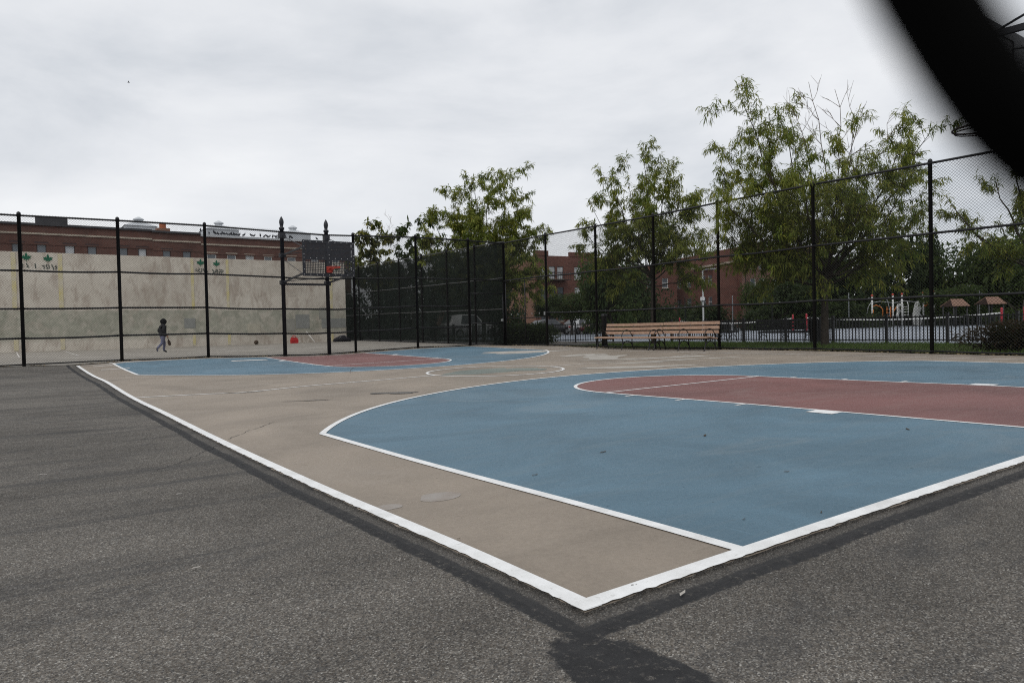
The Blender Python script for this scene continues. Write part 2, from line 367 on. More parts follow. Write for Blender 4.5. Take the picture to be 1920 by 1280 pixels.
def blob(cx, cy, rx, ry, rz=0, n=26, amp=.25, seed=1):
    r_ = random.Random(seed); ph = [r_.uniform(0, 6.28) for _ in range(5)]
    o = []
    for k in range(n):
        a = 2*PI*k/n; s = 1+amp*sum(math.sin((j+2)*a+ph[j])/(j+1.5) for j in range(5))
        x, y = rx*s*math.cos(a), ry*s*math.sin(a); o.append((cx+x*math.cos(rz)-y*math.sin(rz), cy+x*math.sin(rz)+y*math.cos(rz)))
    return o
# court slab: a 12 mm overlay on the asphalt
# ragged outer edge on the two near sides
def ragged(a, b, n, amp, rnd):
    o = []; d = np.subtract(b, a); L_ = np.hypot(*d); nrm = np.array([-d[1], d[0]])/L_
    for i in range(n): o.append(tuple(np.add(a, d*(i+rnd.uniform(-.2, .2)*(i > 0))/n)+nrm*rnd.gauss(0, amp)))
    return o
rr = random.Random(3)
edge = ragged((-.043, -.043), (15.72, -.043), 260, .004, rr)+[(15.72, -.047), (15.72, 23.15)]+[(-.047, 23.15)]
edge += ragged((-.043, 23.15), (-.043, -.043), 380, .004, rr)[1:]
court = tag(sheet('court_surface', edge, .013, M['tan'], skirt=.03), 'painted tan basketball court overlay on the asphalt', kind='structure')
def arc(cx, cy, r, a0, a1, n=60): return [(cx+r*math.cos(a0+(a1-a0)*i/n), cy+r*math.sin(a0+(a1-a0)*i/n)) for i in range(n+1)]
R3 = 7.26; HY = 1.6; aK = math.asin((CK-HY)/R3)
LW = .082
for far in (0, 1):
    def fl(pts): return [(x, CL-y) for x, y in pts] if far else pts
    a3 = arc(CM, HY, R3, PI-aK, aK, 70)
    xa, xb = CC, CW-CC
    a3[0] = (xa, CK); a3[-1] = (xb, CK)
    sheet('three_point_area', fl([(xa, 0.0)]+a3+[(xb, 0.0)]), .0148, M['blue'], court)
    ka = arc(CM, 5.79, 1.83, PI, 0, 40)
    sheet('painted_key', fl([(CM-1.83, 0)]+ka+[(CM+1.83, 0)]), .0166, M['red'], court)
    L3 = .0186
    strip('corner_line', fl([(xa, .03), (xa, CK-.02)]), .072, L3, M['line'], court); strip('corner_line', fl([(xb, .03), (xb, CK)]), .072, L3, M['line'], court)
    strip('three_point_line', fl(arc(CM, HY, R3, PI-aK+.004, aK, 90)), .066, L3+.0016, M['line'], court)
    strip('lane_line', fl([(CM-1.83, .03), (CM-1.83, 5.79)]), .055, L3, M['line'], court); strip('lane_line', fl([(CM+1.83, .03), (CM+1.83, 5.79)]), .055, L3, M['line'], court)
    strip('free_throw_line', fl([(CM-1.83, 5.79), (CM+1.83, 5.79)]), .05, L3+.0016, M['line'], court)
    strip('free_throw_arc', fl(arc(CM, 5.79, 1.83, PI, 0, 48)), .058, L3+.0008, M['line'], court)
    for sx in (-1, 1):
        x0 = CM+sx*(1.83+.027)
        for y in (5.18, 4.27, 3.35):
            strip('lane_mark', fl([(x0, y), (x0+sx*.16, y)]), .05, L3+.0008, M['line'], court)
        strip('lane_block', fl([(x0, 2.29), (x0+sx*.20, 2.29)]), .30, L3+.0008, M['line'], court, step=.08)
# boundary lines
strip('baseline', [(-.045, -.002), (15.6, -.002)], .080, .0205, M['line'], court, jr=.003, step=.035)
strip('sideline', [(-.002, -.045), (-.002, 23.0)], .080, .0195, M['line'], court, jl=.003, step=.035)
strip('sideline', [(CW, .05), (CW, 21.5)], .055, 0.0186, M['line_old'], court)
strip('baseline', [(.1, CL+.02), (12.5, CL+.02)], .06, 0.0186, M['line_old'], court)
strip('half_court_line', [(.05, CL/2), (CM-1.53, CL/2)], .055, 0.0186, M['line'], court); strip('half_court_line', [(CM+1.53, CL/2), (CW-.05, CL/2)], .055, 0.0186, M['line_old'], court)
strip('centre_circle', arc(CM, CL/2, 1.535, 0, 2*PI, 90), .06, 0.0195, M['line'], court)
sheet('faded_green_patch', blob(7.1, CL/2+.05, 1.18, .62, .3, amp=.3, seed=5), 0.0148, M['green'], court)
sheet('faded_green_patch', blob(7.9, CL/2-.3, .5, .42, .3, amp=.3, seed=6), 0.0160, M['green'], court)
# bare and scuffed patches
for k, (u, v, z, rx, ry, rz, mt_) in enumerate(((1130, 664, .17, 1.0, .55, .5, 'pale'), (1225, 666, .16, 1.5, .26, -.7, 'pale'), (1260, 671.5, .13, .75, .16, -.5, 'pale'), (1185, 684, .1, 1.25, .30, -.75, 'pale'),
        (1190, 675.5, .12, .9, .14, -.55, 'pale'), (1320, 668, .15, .9, .12, -.8, 'pale'), (980, 659, .17, 1.7, .55, -.4, 'pale'), (1090, 661.5, .18, .8, .35, .1, 'pale'))):
    c = onZ(u, v, z); sheet('worn_patch', blob(c[0], c[1], rx, ry, rz, amp=.35, seed=20+k, n=36), .0150+.0009*(k%4), M[mt_], court)
for k, (u, v, z, rx, ry, rz) in enumerate(((740, 738, -.03, .36, .15, -.60), (440, 739.5, -.085, .26, .03, -.5), (480, 736, -.075, .2, .02, -.5), (580, 752, -.04, .30, .04, -.55))):
    c = onZ(u, v, z); sheet('damp_stain', blob(c[0], c[1], rx, ry, rz, amp=.4, seed=40+k, n=34), .0205, M['puddle'] if k < 3 else M['damp'], court)
for k, (u, v, rx, ry) in enumerate(((825, 936, .125, .12), (728, 955, .08, .07))):
    c = onZ(u, v, -.02); sheet('scuffed_patch', blob(c[0], c[1], rx, ry, .3, amp=.10, seed=60+k), .0146, mat('scuffed_paint', (.30, .28, .26), .7, .3, col2=(.235, .198, .165), scale=5, detail=8), court)
for k, (u, v, wx) in enumerate(((175, 688.5, .5), (190, 692, .7), (205, 685.5, .9))):
    c = onZ(u, v, .10); strip('faded_line_segment', [(c[0], c[1]), (c[0]+wx, c[1]+.02)], .14, .0165, M['line_old'], court)
c1 = onZ(455, 668, .15); 
strip('faded_line_segment', [(onZ(465, 676, .13)[0]-.5, onZ(465, 676, .13)[1]), (onZ(465, 676, .13)[0]+.6, onZ(465, 676, .13)[1]+.02)], .30, .0175, M['line_old'], court)
# crack across the tan paint
def crack(pts, w, seed):
    r_ = random.Random(seed); o = []
    for (a, b) in zip(pts[:-1], pts[1:]):
        for i in range(8): o.append((a[0]+(b[0]-a[0])*i/8+r_.gauss(0, .012), a[1]+(b[1]-a[1])*i/8+r_.gauss(0, .012)))
    return strip('crack', o, w, .0170, M['tar'], court, jl=w*.2, jr=w*.2, step=.05)
g0 = lambda u, v, z=-.03: tuple(onZ(u, v, z)[:2])
crack([g0(425, 823), g0(470, 806), g0(520, 789)], .006, 1); crack([g0(655, 698, .03), g0(660, 690, .04), g0(690, 684, .05)], .012, 2)
# hairline cracks and old paint marks on the asphalt
def gcrack(pts, w, seed):
    r_ = random.Random(seed); o = []
    for (a, b) in zip(pts[:-1], pts[1:]):
        for i in range(14): o.append((a[0]+(b[0]-a[0])*i/14+r_.gauss(0, .014), a[1]+(b[1]-a[1])*i/14+r_.gauss(0, .014)))
    return strip('crack', o, w, .004, M['tar'], ground, jl=w*.25, jr=w*.25, step=.05)
gcrack([g0(405, 832), g0(340, 862), g0(290, 878)], .006, 4)
for k, (u, v, r0) in enumerate(((70, 885, .05), (175, 828, .04), (330, 923, .03), (690, 521+380, .03))): 
    c = onZ(u, v, -.03); strip('paint_mark', [(c[0], c[1]), (c[0]+r0*1.2, c[1]-r0*.5)], .008, .004, M['line_old'], ground, jl=.004, jr=.004, step=.01)
# handball yard, tennis yard, grass strip, street
tag(sheet('handball_yard', [(-16, 23.36), (15.86, 23.36), (15.86, 39.3), (-16, 39.3)], .012, M['yard'], cell=.5), 'worn pale concrete of the handball yard', kind='structure')
tag(sheet('tennis_yard', [(21.6, -20), (72, -20), (72, 48), (21.6, 48)], .02, M['tennis'], cell=2), 'blue grey painted tennis courts beyond the picket fence', kind='structure')
tag(sheet('grass_strip', [(16.0, -20), (21.6, -20), (21.6, 19.5), (16.0, 19.5)], .02, M['grassbase'], cell=.5), 'narrow grass strip behind the mesh fence', kind='structure')
tag(sheet('street', [(-80, 48.5), (150, 48.5), (150, 59), (-80, 59)], .02, mat('street_asphalt', (.05, .05, .052), .85, .2, var=.2, scale=1), cell=4), 'street beyond the courts', kind='structure')
ty = bpy.data.objects['tennis_yard']
for cy in (9.0, 21.5, 34.0):
    for y in (cy-5.485, cy-4.115, cy+4.115, cy+5.485): strip('court_line', [(33.1, y), (56.9, y)], .06, .03, M['line'], ty, step=1)
    for x in (33.1, 56.9): strip('court_line', [(x, cy-5.5), (x, cy+5.5)], .09, .031, M['line'], ty, step=1)
    for x in (38.6, 51.4): strip('court_line', [(x, cy-4.1), (x, cy+4.1)], .06, .031, M['line'], ty, step=1)
    strip('court_line', [(38.6, cy), (51.4, cy)], .06, .032, M['line'], ty, step=1)
hy = bpy.data.objects['handball_yard']
for xl in (-1.39, .47, 6.4, 8.2, 14.1): strip('court_line', [(xl, 38.7), (xl+.02, 29.5)], .05, .018, M['line_old'], hy, step=.5)
strip('court_line', [(-1.4, 34.2), (.47, 34.2)], .05, .018, M['line_old'], hy, step=.5); strip('court_line', [(6.4, 33.8), (14.1, 33.8)], .05, .018, M['line_old'], hy, step=.5)
# ------------------------------------------------------------------ chain-link fences
def mesh_panel(name, w, h, pitch=.072, r=.0031):
    b = MB(); b2 = []
    for sgn in (1, -1):
        c = -h if sgn > 0 else 0.0
        c = math.floor(c/pitch)*pitch
        while c < w+(h if sgn < 0 else 0):
            # line x = c + sgn*z
            z0, z1 = 0.0, h
            if sgn > 0: z0 = max(0, -c); z1 = min(h, w-c)
            else: z0 = max(0, c-w); z1 = min(h, c)
            if z1-z0 > .01:
                y = .002*sgn
                a = (c+sgn*z0, y, z0); e = (c+sgn*z1, y, z1)
                t = Vector((sgn, 0, 1)).normalized(); q = Vector((t.z, 0, -t.x)); n = Vector((0, 1, 0))
                vs_ = [Vector(p)+(q*math.cos(k)+n*math.sin(k))*r for p in (a, e) for k in (PI/4, 3*PI/4, 5*PI/4, 7*PI/4)]
                b.add(vs_, [(0, 1, 5, 4), (1, 2, 6, 5), (2, 3, 7, 6), (3, 0, 4, 7)])
            c += pitch
    me_ = bpy.data.meshes.new(name); me_.from_pydata(b.v, [], b.f); me_.materials.append(M['wire']); return me_
PANELS = {}
def panel(w, h):
    k = (round(w, 2), round(h, 2))
    if k not in PANELS: PANELS[k] = mesh_panel('wire_mesh', *k)
    return PANELS[k]
FH = 4.42
def post_at(fence, x, y, h=FH+.03, r=.050, name='post', cap=True):
    z = g1(x, y); b = MB(); pr = [(r, -.1), (r, h-.02), (r*1.12, h-.02), (r*1.12, h+.03), (r*.9, h+.06), (.004, h+.085)]
    if not cap: pr = [(r, -.1), (r, h)]
    b.lathe(pr, 10); o = b.build(name, M['steel'], fence, True); o.location = (x, y, z); return o
def fence_bays(fence, pts, rails, skip=(), top=None, clips=True, sag=.012, panel_low=None, rm=None):
    for i, (a, b) in enumerate(zip(pts[:-1], pts[1:])):
        if i in skip: continue
        za, zb = g1(*a), g1(*b); L_ = math.hypot(b[0]-a[0], b[1]-a[1]); ang = math.atan2(b[1]-a[1], b[0]-a[0])
        lo = (panel_low or {}).get(i, .03)
        o = link('wire_mesh', panel(L_-.06, FH+.04-lo), fence); o['kind'] = 'stuff'
        sh = Matrix.Identity(4); sh[2][0] = (zb-za)/L_
        o.matrix_local = Matrix.Translation((a[0], a[1], za+lo))@Matrix.Rotation(ang, 4, 'Z')@Matrix.Translation((.03, 0, 0))@sh
        for k, h in enumerate(rails):
            if h < lo: continue
            m = MB(); n = 6; ph = random.uniform(0, 6)
            s_ = 0 if k == 0 else sag
            nyy = (-(b[1]-a[1])/L_, (b[0]-a[0])/L_)
            pts_ = [(a[0]+(b[0]-a[0])*j/n+nyy[0]*.03, a[1]+(b[1]-a[1])*j/n+nyy[1]*.03, za+(zb-za)*j/n+h-s_*math.sin(PI*j/n)*(1+math.sin(ph))) for j in range(n+1)]
            m.tube(pts_, .029 if h > .2 else .020, 7); m.build('rail', rm or M['steel'], fence, True)
        if clips:
            for h in rails[1:]:
                m = MB()
                for j in range(1, 6):
                    t = j/6; p = (a[0]+(b[0]-a[0])*t, a[1]+(b[1]-a[1])*t, za+(zb-za)*t+h-.012)
                    m.box((p[0]-.012, p[1]-.012, p[2]-.03), (p[0]+.012, p[1]+.012, p[2]+.035))
                q = m.build('tie_wires', M['galv'] if h > 1 else M['steel'], fence); q['kind'] = 'stuff'
FY, FX = 23.4, 15.9
fA = tag(empty('chain_link_fence', (0, 0, 0)), 'tall black chain link fence behind the far hoop in front of the handball wall', 'fence')
xa_ = [-9.2, -6.6, -3.95, -1.32, 1.22, 3.78, 6.35, 7.98, 9.02, 11.65, 14.1, 15.9]
for x in xa_[:-1]:
    if x not in (6.35, 7.98): post_at(fA, x, FY)
fence_bays(fA, [(x, FY) for x in xa_], [FH, 2.81, 1.69, .82, .05], panel_low={10: 2.25}, clips=False)
fB = tag(empty('chain_link_fence', (0, 0, 0)), 'tall black chain link fence running behind the slatted benches beside the grass', 'fence')
yb_ = [-6.6, -3.4, -.3, 2.8, 5.95, 8.9, 12.02, 14.65, 17.5, 20.45, 23.4]
for y in yb_: post_at(fB, FX, y, r=.045 if y != 23.4 else .06)
fence_bays(fB, [(FX, y) for y in yb_], [FH, 2.80, 1.345, .07], panel_low={9: 2.75})
fC = tag(empty('chain_link_fence', (0, 0, 0)), 'tall dark chain link fence closing the right side of the handball yard', 'fence')
yc_ = [23.45, 25.75, 28.3, 30.9, 33.5, 36.2, 39.0, 41.6]
for y in yc_[1:]: post_at(fC, FX+.0, y, h=FH+.13)
fence_bays(fC, [(FX+.05, y) for y in yc_], [FH+.08, 2.95, 1.6, .08], clips=False, rm=mat('painted_highlight_rail', (.05, .052, .05), .5, .35, var=.4, scale=3))  # rails coloured paler than the steel to paint in the light they catch
# dark windscreen cloth tied to the inside of the side fence
wsm = mat('black_windscreen_cloth', (.008, .012, .009), .9, .1, var=.5, scale=1.5); 
nt_ = wsm.node_tree; tr = nt_.nodes.new('ShaderNodeBsdfTransparent'); mx = nt_.nodes.new('ShaderNodeMixShader'); mx.inputs[0].default_value = .78
nt_.links.new(tr.outputs[0], mx.inputs[1]); nt_.links.new(nt_.nodes['Principled BSDF'].outputs[0], mx.inputs[2]); nt_.links.new(mx.outputs[0], nt_.nodes['Material Output'].inputs['Surface'])
for a, b in zip(yc_[:-1], yc_[1:]):
    m = MB(); za, zb = g1(FX, a), g1(FX, b)
    m.add([(FX+.012, a+.04, za+.1), (FX+.012, b-.04, zb+.1), (FX+.012, b-.04, zb+FH), (FX+.012, a+.04, za+FH)], [(0, 1, 2, 3)])
    m.build('windscreen', wsm, fC)
# gates in the corner
def gate(label, a, b, h, n_mid=1, swing=0):
    za = g1(*a)+.06; L_ = math.hypot(b[0]-a[0], b[1]-a[1]); ang = math.atan2(b[1]-a[1], b[0]-a[0])+swing
    g = tag(empty('mesh_gate', (a[0], a[1], za), ang), label, 'gate', 'mesh gates at the court corner')
    for nm, p, q in (('gate_frame', (0, 0, 0), (L_, 0, 0)), ('gate_frame', (0, 0, h), (L_, 0, h)), ('gate_frame', (0, 0, h*.42), (L_, 0, h*.42))):
        m = MB(); m.tube([p, q], .021, 7); m.build(nm, M['steel'], g, True)
    for x in [0, L_]+[L_*(k+1)/(n_mid+1) for k in range(n_mid)]:
        m = MB(); m.tube([(x, 0, -.02), (x, 0, h+.03)], .023, 7); m.build('gate_post', M['steel'], g, True)
    o = link('wire_mesh', panel(L_-.04, h-.04), g); o.location = (.02, 0, .02); o['kind'] = 'stuff'
    m = MB(); m.box((L_-.10, -.04, h*.45), (L_-.03, .04, h*.5)); m.build('latch', M['galv'], g)
    return g
gate('narrow mesh gate beside the fence corner under the bushy tree', (14.15, FY), (15.82, FY), 2.15, 0)
gate('wide mesh gate left of the benches with picket fence behind it', (FX, 23.3), (FX, 20.5), 2.66, 1)

# ------------------------------------------------------------------ basketball hoops
def hoop(name, label, ypost, yb, sgn, zg, rimm=None):
    rimm = rimm or M['rim']
    # posts at y = ypost, board at y = yb, the ring towards the court (sgn * +y)
    h = tag(empty(name, (CM, ypost, zg)), label, 'basketball hoop')
    xs = (-.93, .70)
    for x in xs:
        m = MB(); r = .070
        m.lathe([(r, -.1), (r, 4.52), (r*1.35, 4.53), (r*1.35, 4.60), (r*.75, 4.62), (r*.9, 4.68), (r*1.18, 4.78), (r*1.05, 4.86), (r*.55, 4.94), (.004, 5.0)], 12)
        o = m.build('post', M['blacksteel'], h, True); o.location = (x, 0, 0)
        for z in (4.32, 3.62, 2.66):
            m = MB(); m.box((-.10, -.10, z-.07 if z < 4 else z-.10), (.10, .10, z+.07 if z < 4 else z+.10)); c = m.build('clamp', M['blacksteel'], o)
    d = (yb-ypost); B = d
    for z in (2.60,):
        m = MB(); m.bar((xs[0]-.1, .0, z), (xs[1]+.12, 0, z), .07, .07); m.build('cross_bar', M['blacksteel'], h)
    for x, tx in ((xs[0], -.86), (xs[1], .86)):
        for z0, z1 in ((3.62, 3.72), (2.66, 2.84)):
            m = MB(); m.bar((x, 0, z0), (tx, B-sgn*.05, z1), .045, .06); m.build('support_arm', M['blacksteel'], h)
        m = MB(); m.tube([(x, 0, 4.32), (tx, B-sgn*.05, 3.72)], .012, 6); m.build('tie_rod', M['blacksteel'], h)
        m = MB(); m.tube([(x, 0, 3.5), (tx, B-sgn*.05, 2.80)], .010, 6); m.build('tie_rod', M['blacksteel'], h)
        for zz in (3.62, 2.66):
            m = MB(); m.tube([(x, 0, zz+.02), (-tx*.3, B-sgn*.05, zz+.10)], .012, 6); m.build('tie_rod', M['blacksteel'], h)
    bb = empty('backboard', (0, B, 0), 0, h)
    z0, z1, hw = 2.745, 3.945, .915; T = .03
    m = MB()
    for a, b in (((-hw, z0), (hw, z0+.10)), ((-hw, z1-.10), (hw, z1)), ((-hw, z0+.10), (-hw+.10, z1-.10)), ((hw-.10, z0+.10), (hw, z1-.10)), ((-.09, z0+.10), (.09, z1-.10)),
                 ((-hw+.10, 3.29), (-.09, 3.42)), ((.09, 3.29), (hw-.10, 3.42))):
        m.box((a[0], -T/2, a[1]), (b[0], T/2, b[1]))
    m.build('board_frame', M['blacksteel'], bb)
    for xlo, xhi in ((-hw+.10, -.09), (.09, hw-.10)):
        for zlo, zhi, st in ((z0+.10, 3.29, .052), (3.42, z1-.10, .040)):
            m = MB(); w_ = .018 if st > .05 else .031
            n = int((zhi-zlo)/st)
            for i in range(1, n): z = zlo+(zhi-zlo)*i/n; m.box((xlo, -.006, z-w_/2), (xhi, .006, z+w_/2))
            n = int((xhi-xlo)/st)
            for i in range(1, n): x = xlo+(xhi-xlo)*i/n; m.box((x-w_/2, -.0045, zlo), (x+w_/2, .0045, zhi))
            m.build('perforated_panel', M['blacksteel'], bb)
    me_ = None
    bolts = [(x, z) for x in np.linspace(-hw+.05, hw-.05, 9) for z in (z0+.05, z1-.05, 3.355)]+[(x, z) for x in (-hw+.05, 0, hw-.05) for z in np.linspace(z0+.22, z1-.22, 4)]
    for x, z in bolts:
        if me_ is None:
            b = MB(); b.lathe([(.012, 0), (.012, .007), (.006, .011)], 6); o = b.build('bolt', M['bolt'], bb); me_ = o.data
        else: o = link('bolt', me_, bb)
        o.location = (x, sgn*T/2, z); o.rotation_euler = (-sgn*PI/2, 0, 0)
    rg = empty('rim', (0, sgn*T/2, 0), 0, bb)
    zr = 3.05-.02
    m = MB(); m.box((-.10, 0 if sgn > 0 else -.02, zr-.16), (.10, .02 if sgn > 0 else 0, zr+.02)); m.build('mount_plate', rimm, rg)
    m = MB(); m.tube([(.229*math.cos(a), sgn*(.38)+.229*math.sin(a), zr) for a in np.linspace(0, 2*PI, 33)], .0105, 8, caps=False)
    m.tube([(.207*math.cos(a), sgn*(.38)+.207*math.sin(a), zr-.028) for a in np.linspace(0, 2*PI, 33)], .007, 6, caps=False)
    for x in (-.09, .09): m.bar((x, sgn*.02, zr-.11), (x*.9, sgn*.19, zr-.01), .014, .04)
    m.box((-.09, min(sgn*.02, sgn*.17), zr-.012), (.09, max(sgn*.02, sgn*.17), zr+.012))
    m.build('ring', rimm, rg, True)
    return h
hoop('basketball_hoop', 'black perforated basketball backboard with red rim fixed to the far fence', FY, 21.35, -1, g1(CM, FY)-.01)
hoop('basketball_hoop', 'near basketball hoop with dark backboard at the top right behind the black strap', -.85, 1.2, 1, g1(CM, 1)+.04, mat('dark_brown_rim', (.045, .025, .02), .6, .4, var=.4, scale=20))  # ring coloured darker and browner than the far one
# ------------------------------------------------------------------ handball wall
def wall_mat():
    m = mat('stained_concrete_wall', (.42, .38, .32), .85, .2); n = NB(m); x, y, z = n.sep()
    a = n.noise(n.vec((.5, 1, .8)), .55, 8, .65, .5); b = n.noise(n.vec((2.0, 1, .75)), 1.0, 8, .72, .5)
    base = n.ramp(a, [(.28, (.40, .36, .305)), (.5, (.55, .505, .435)), (.72, (.65, .61, .535))])
    base = n.mix(n.ramp(b, [(.48, 0), (.62, .75)]), base, (.34, .285, .235))           # brown water runs
    # grey-green cover paint over the lower half, with a ragged upper limit
    wob = n.math('MULTIPLY', n.math('SUBTRACT', n.noise(n.vec((1, 1, .3)), 2.2, 5), .5), .28)
    zz = n.math('ADD', z, wob)
    k = n.t.nodes.new('ShaderNodeMapRange'); k.inputs[1].default_value = 2.33; k.inputs[2].default_value = 2.25; n.t.links.new(zz, k.inputs[0])
    k2 = n.t.nodes.new('ShaderNodeMapRange'); k2.inputs[1].default_value = .72; k2.inputs[2].default_value = 1.05; n.t.links.new(zz, k2.inputs[0])
    blot = n.ramp(n.noise(n.vec(), 1.6, 7, .65, .8), [(.36, .35), (.56, 1)])
    f = n.math('MULTIPLY', n.math('MULTIPLY', k.outputs[0], k2.outputs[0]), blot)
    c = n.mix(f, base, n.ramp(n.noise(n.vec(), 2.4, 6), [(.3, (.25, .25, .20)), (.7, (.37, .365, .30))]))
    n.col(c); n.bump(n.noise(n.vec(), 14, 6), .3, .02); return m
zw = .25
WT = 5.08                                       # wall top
wall = MB(); x0w, x1w = -15.5, 14.98
wall.box((x0w, 38.9, zw), (x1w, 39.25, WT)); wo = wall.build('handball_wall', wall_mat())
tag(wo, 'long tan concrete handball wall with yellow lines and green leaf emblems', 'wall')
ym = mat('faded_yellow_paint', (.54, .47, .22), .8, .2, col2=(.53, .485, .385), scale=2.5)
gm = mat('green_emblem_paint', (.012, .10, .055), .7, .3, var=.25, scale=20)
dm = mat('dark_scrawl_paint', (.05, .07, .06), .7, .3, var=.25, scale=20)
for x in (-1.39, .47, 6.42, 8.21, 14.1):
    for za, zb in ((2.35, WT-.05), (.40, .95)):
        b = MB(); w_ = .07 if x > 6 else .09; b.box((x-w_, 38.884, za), (x+w_, 38.897, zb)); b.build('yellow_line', ym, wo)
gp = [mat('grey_cover_paint', c, .85, .2, var=.12, scale=3) for c in ((.235, .24, .225), (.27, .265, .235), (.42, .395, .32))]
for xa, xb, za, zb, i in ((5.95, 6.5, 1.33, 1.86, 0), (11.9, 12.72, 1.2, 2.0, 0), (13.45, 14.96, 1.2, 1.75, 0), (13.3, 14.0, 1.76, 2.4, 1), (11.35, 11.85, 1.05, 1.75, 1), (9.2, 9.9, .9, 1.5, 2)):
    b = MB(); b.box((xa, 38.886, za), (xb, 38.896, zb)); b.build('cover_paint_patch', gp[i], wo)
LEAF = [(0, -.62), (.05, -.2), (.28, -.32), (.25, -.12), (.55, -.10), (.46, .06), (.62, .30), (.36, .24), (.30, .36), (.16, .18), (.14, .48), (0, .75)]
LEAF = LEAF+[(-x, y) for x, y in LEAF[-2:0:-1]]
def emblem(x, z, s, scr):
    e_ = empty('leaf_emblem', (x, 38.9, z), 0, wo)
    bm = bmesh.new(); vs_ = [bm.verts.new((p[0]*s, -.012, p[1]*s)) for p in LEAF]; f_ = bm.faces.new(vs_)
    r = bmesh.ops.extrude_face_region(bm, geom=[f_])
    for q in r['geom']:
        if isinstance(q, bmesh.types.BMVert): q.co.y += .009
    bmesh.ops.triangulate(bm, faces=bm.faces[:]); bmesh.ops.recalc_face_normals(bm, faces=bm.faces[:])
    me_ = bpy.data.meshes.new('leaf'); bm.to_mesh(me_); bm.free(); me_.materials.append(gm); link('leaf', me_, e_)
    r_ = random.Random(int(x*100)); m = MB()
    for k in range(scr):
        xx = -.24+.48*k/max(1, scr-1)+.05; p = [(xx+r_.uniform(-.07, .07), -.010, -.25-.05*r_.random()-.05*j) for j in range(5)]
        m.tube(p, .020, 5)
    m.build('scrawl', dm, e_)
for x, z, s, q in ((-.88, 4.80, .34, 3), (-.02, 4.76, .34, 5), (6.85, 4.80, .33, 5), (7.66, 4.77, .31, 5), (14.45, 4.72, .33, 3)): emblem(x, z, s, q)
# wall-foot things
def gY(x, y): return g1(x, y)+.013
b = MB(); bx_, by_ = 9.4, 38.0; b.lathe([(.001, 0)]+[(.122*math.sin(a), .122-.122*math.cos(a)) for a in np.linspace(.2, PI-.2, 9)]+[(.001, .244)], 16)
o = b.build('basketball', mat('worn_brown_rubber', (.055, .035, .020), .7, .3, var=.3, scale=20, bump=.3, bscale=120), None, True); o.location = (bx_, by_, gY(bx_, by_)); tag(o, 'dark brown ball lying at the foot of the handball wall', 'ball')
rm = mat('red_nylon', (.42, .018, .02), .6, .3, var=.3, scale=9)
e_ = tag(empty('tote_bag', (11.5, 38.0, gY(11.5, 38)), .1), 'bright red bag standing at the foot of the handball wall', 'bag')
b = MB(); b.add([(-.19, -.10, 0), (.19, -.10, 0), (.19, .10, 0), (-.19, .10, 0), (-.20, -.11, .15), (.21, -.10, .15), (.21, .11, .15), (-.20, .11, .15), (-.17, -.06, .33), (.16, -.05, .31), (.16, .05, .31), (-.17, .05, .34)],
      [(3, 2, 1, 0), (0, 1, 5, 4), (1, 2, 6, 5), (2, 3, 7, 6), (3, 0, 4, 7), (4, 5, 9, 8), (5, 6, 10, 9), (6, 7, 11, 10), (7, 4, 8, 11), (8, 9, 10, 11)]); b.build('bag_body', rm, e_)
for y in (-.045, .045):
    b = MB(); b.tube([(-.10, y, .31), (-.09, y*1.2, .40), (.0, y*1.4, .43), (.08, y*1.2, .39), (.09, y, .30)], .012, 6); b.build('handle', rm, e_, True)
b = MB(); b.tube([(12.68, 37.95, gY(12.68, 37.95)+.01), (12.5, 38.86, 1.02)], .022, 8); tag(b.build('broom_stick', mat('white_painted_wood', (.62, .60, .56), .6, .3, var=.1), None, True), 'pale thin stick leaning against the handball wall', 'stick')
e_ = tag(empty('duffel_bag', (14.3, 37.9, gY(14.3, 37.9)), -.1), 'black duffel bag slumped at the end of the handball wall', 'bag')
bkm = mat('black_nylon', (.014, .014, .018), .75, .3, var=.4, scale=14, bump=.5, bscale=12)
m = MB(); prof = [(-.52, .05), (-.45, .12), (-.28, .17), (-.05, .21), (.15, .20), (.35, .15), (.47, .10), (.52, .04)]
rings = [[(x, .9*r*math.cos(t), max(0, r*.85+r*.95*math.sin(t)+.02*math.sin(9*x+t))) for t in np.linspace(0, 2*PI, 11)[:-1]] for x, r in prof]
m.add([p for r in rings for p in r], [(i*10+k, i*10+(k+1) % 10, (i+1)*10+(k+1) % 10, (i+1)*10+k) for i in range(len(prof)-1) for k in range(10)]+[tuple(range(9, -1, -1)), tuple(70+k for k in range(10))])
m.build('bag_body', bkm, e_, True)
m = MB(); m.tube([(-.2, -.17, .2), (-.12, -.21, .36), (.05, -.2, .40), (.18, -.19, .32), (.24, -.17, .19)], .014, 6); m.build('strap', mat('grey_strap', (.22, .22, .23), .7, .2, var=.2), e_, True)
m = MB(); m.lathe([(.001, 0), (.10, .02), (.13, .09), (.09, .17), (.001, .2)], 10, (-.42, .0, 0)); m.build('side_pouch', bkm, e_, True)

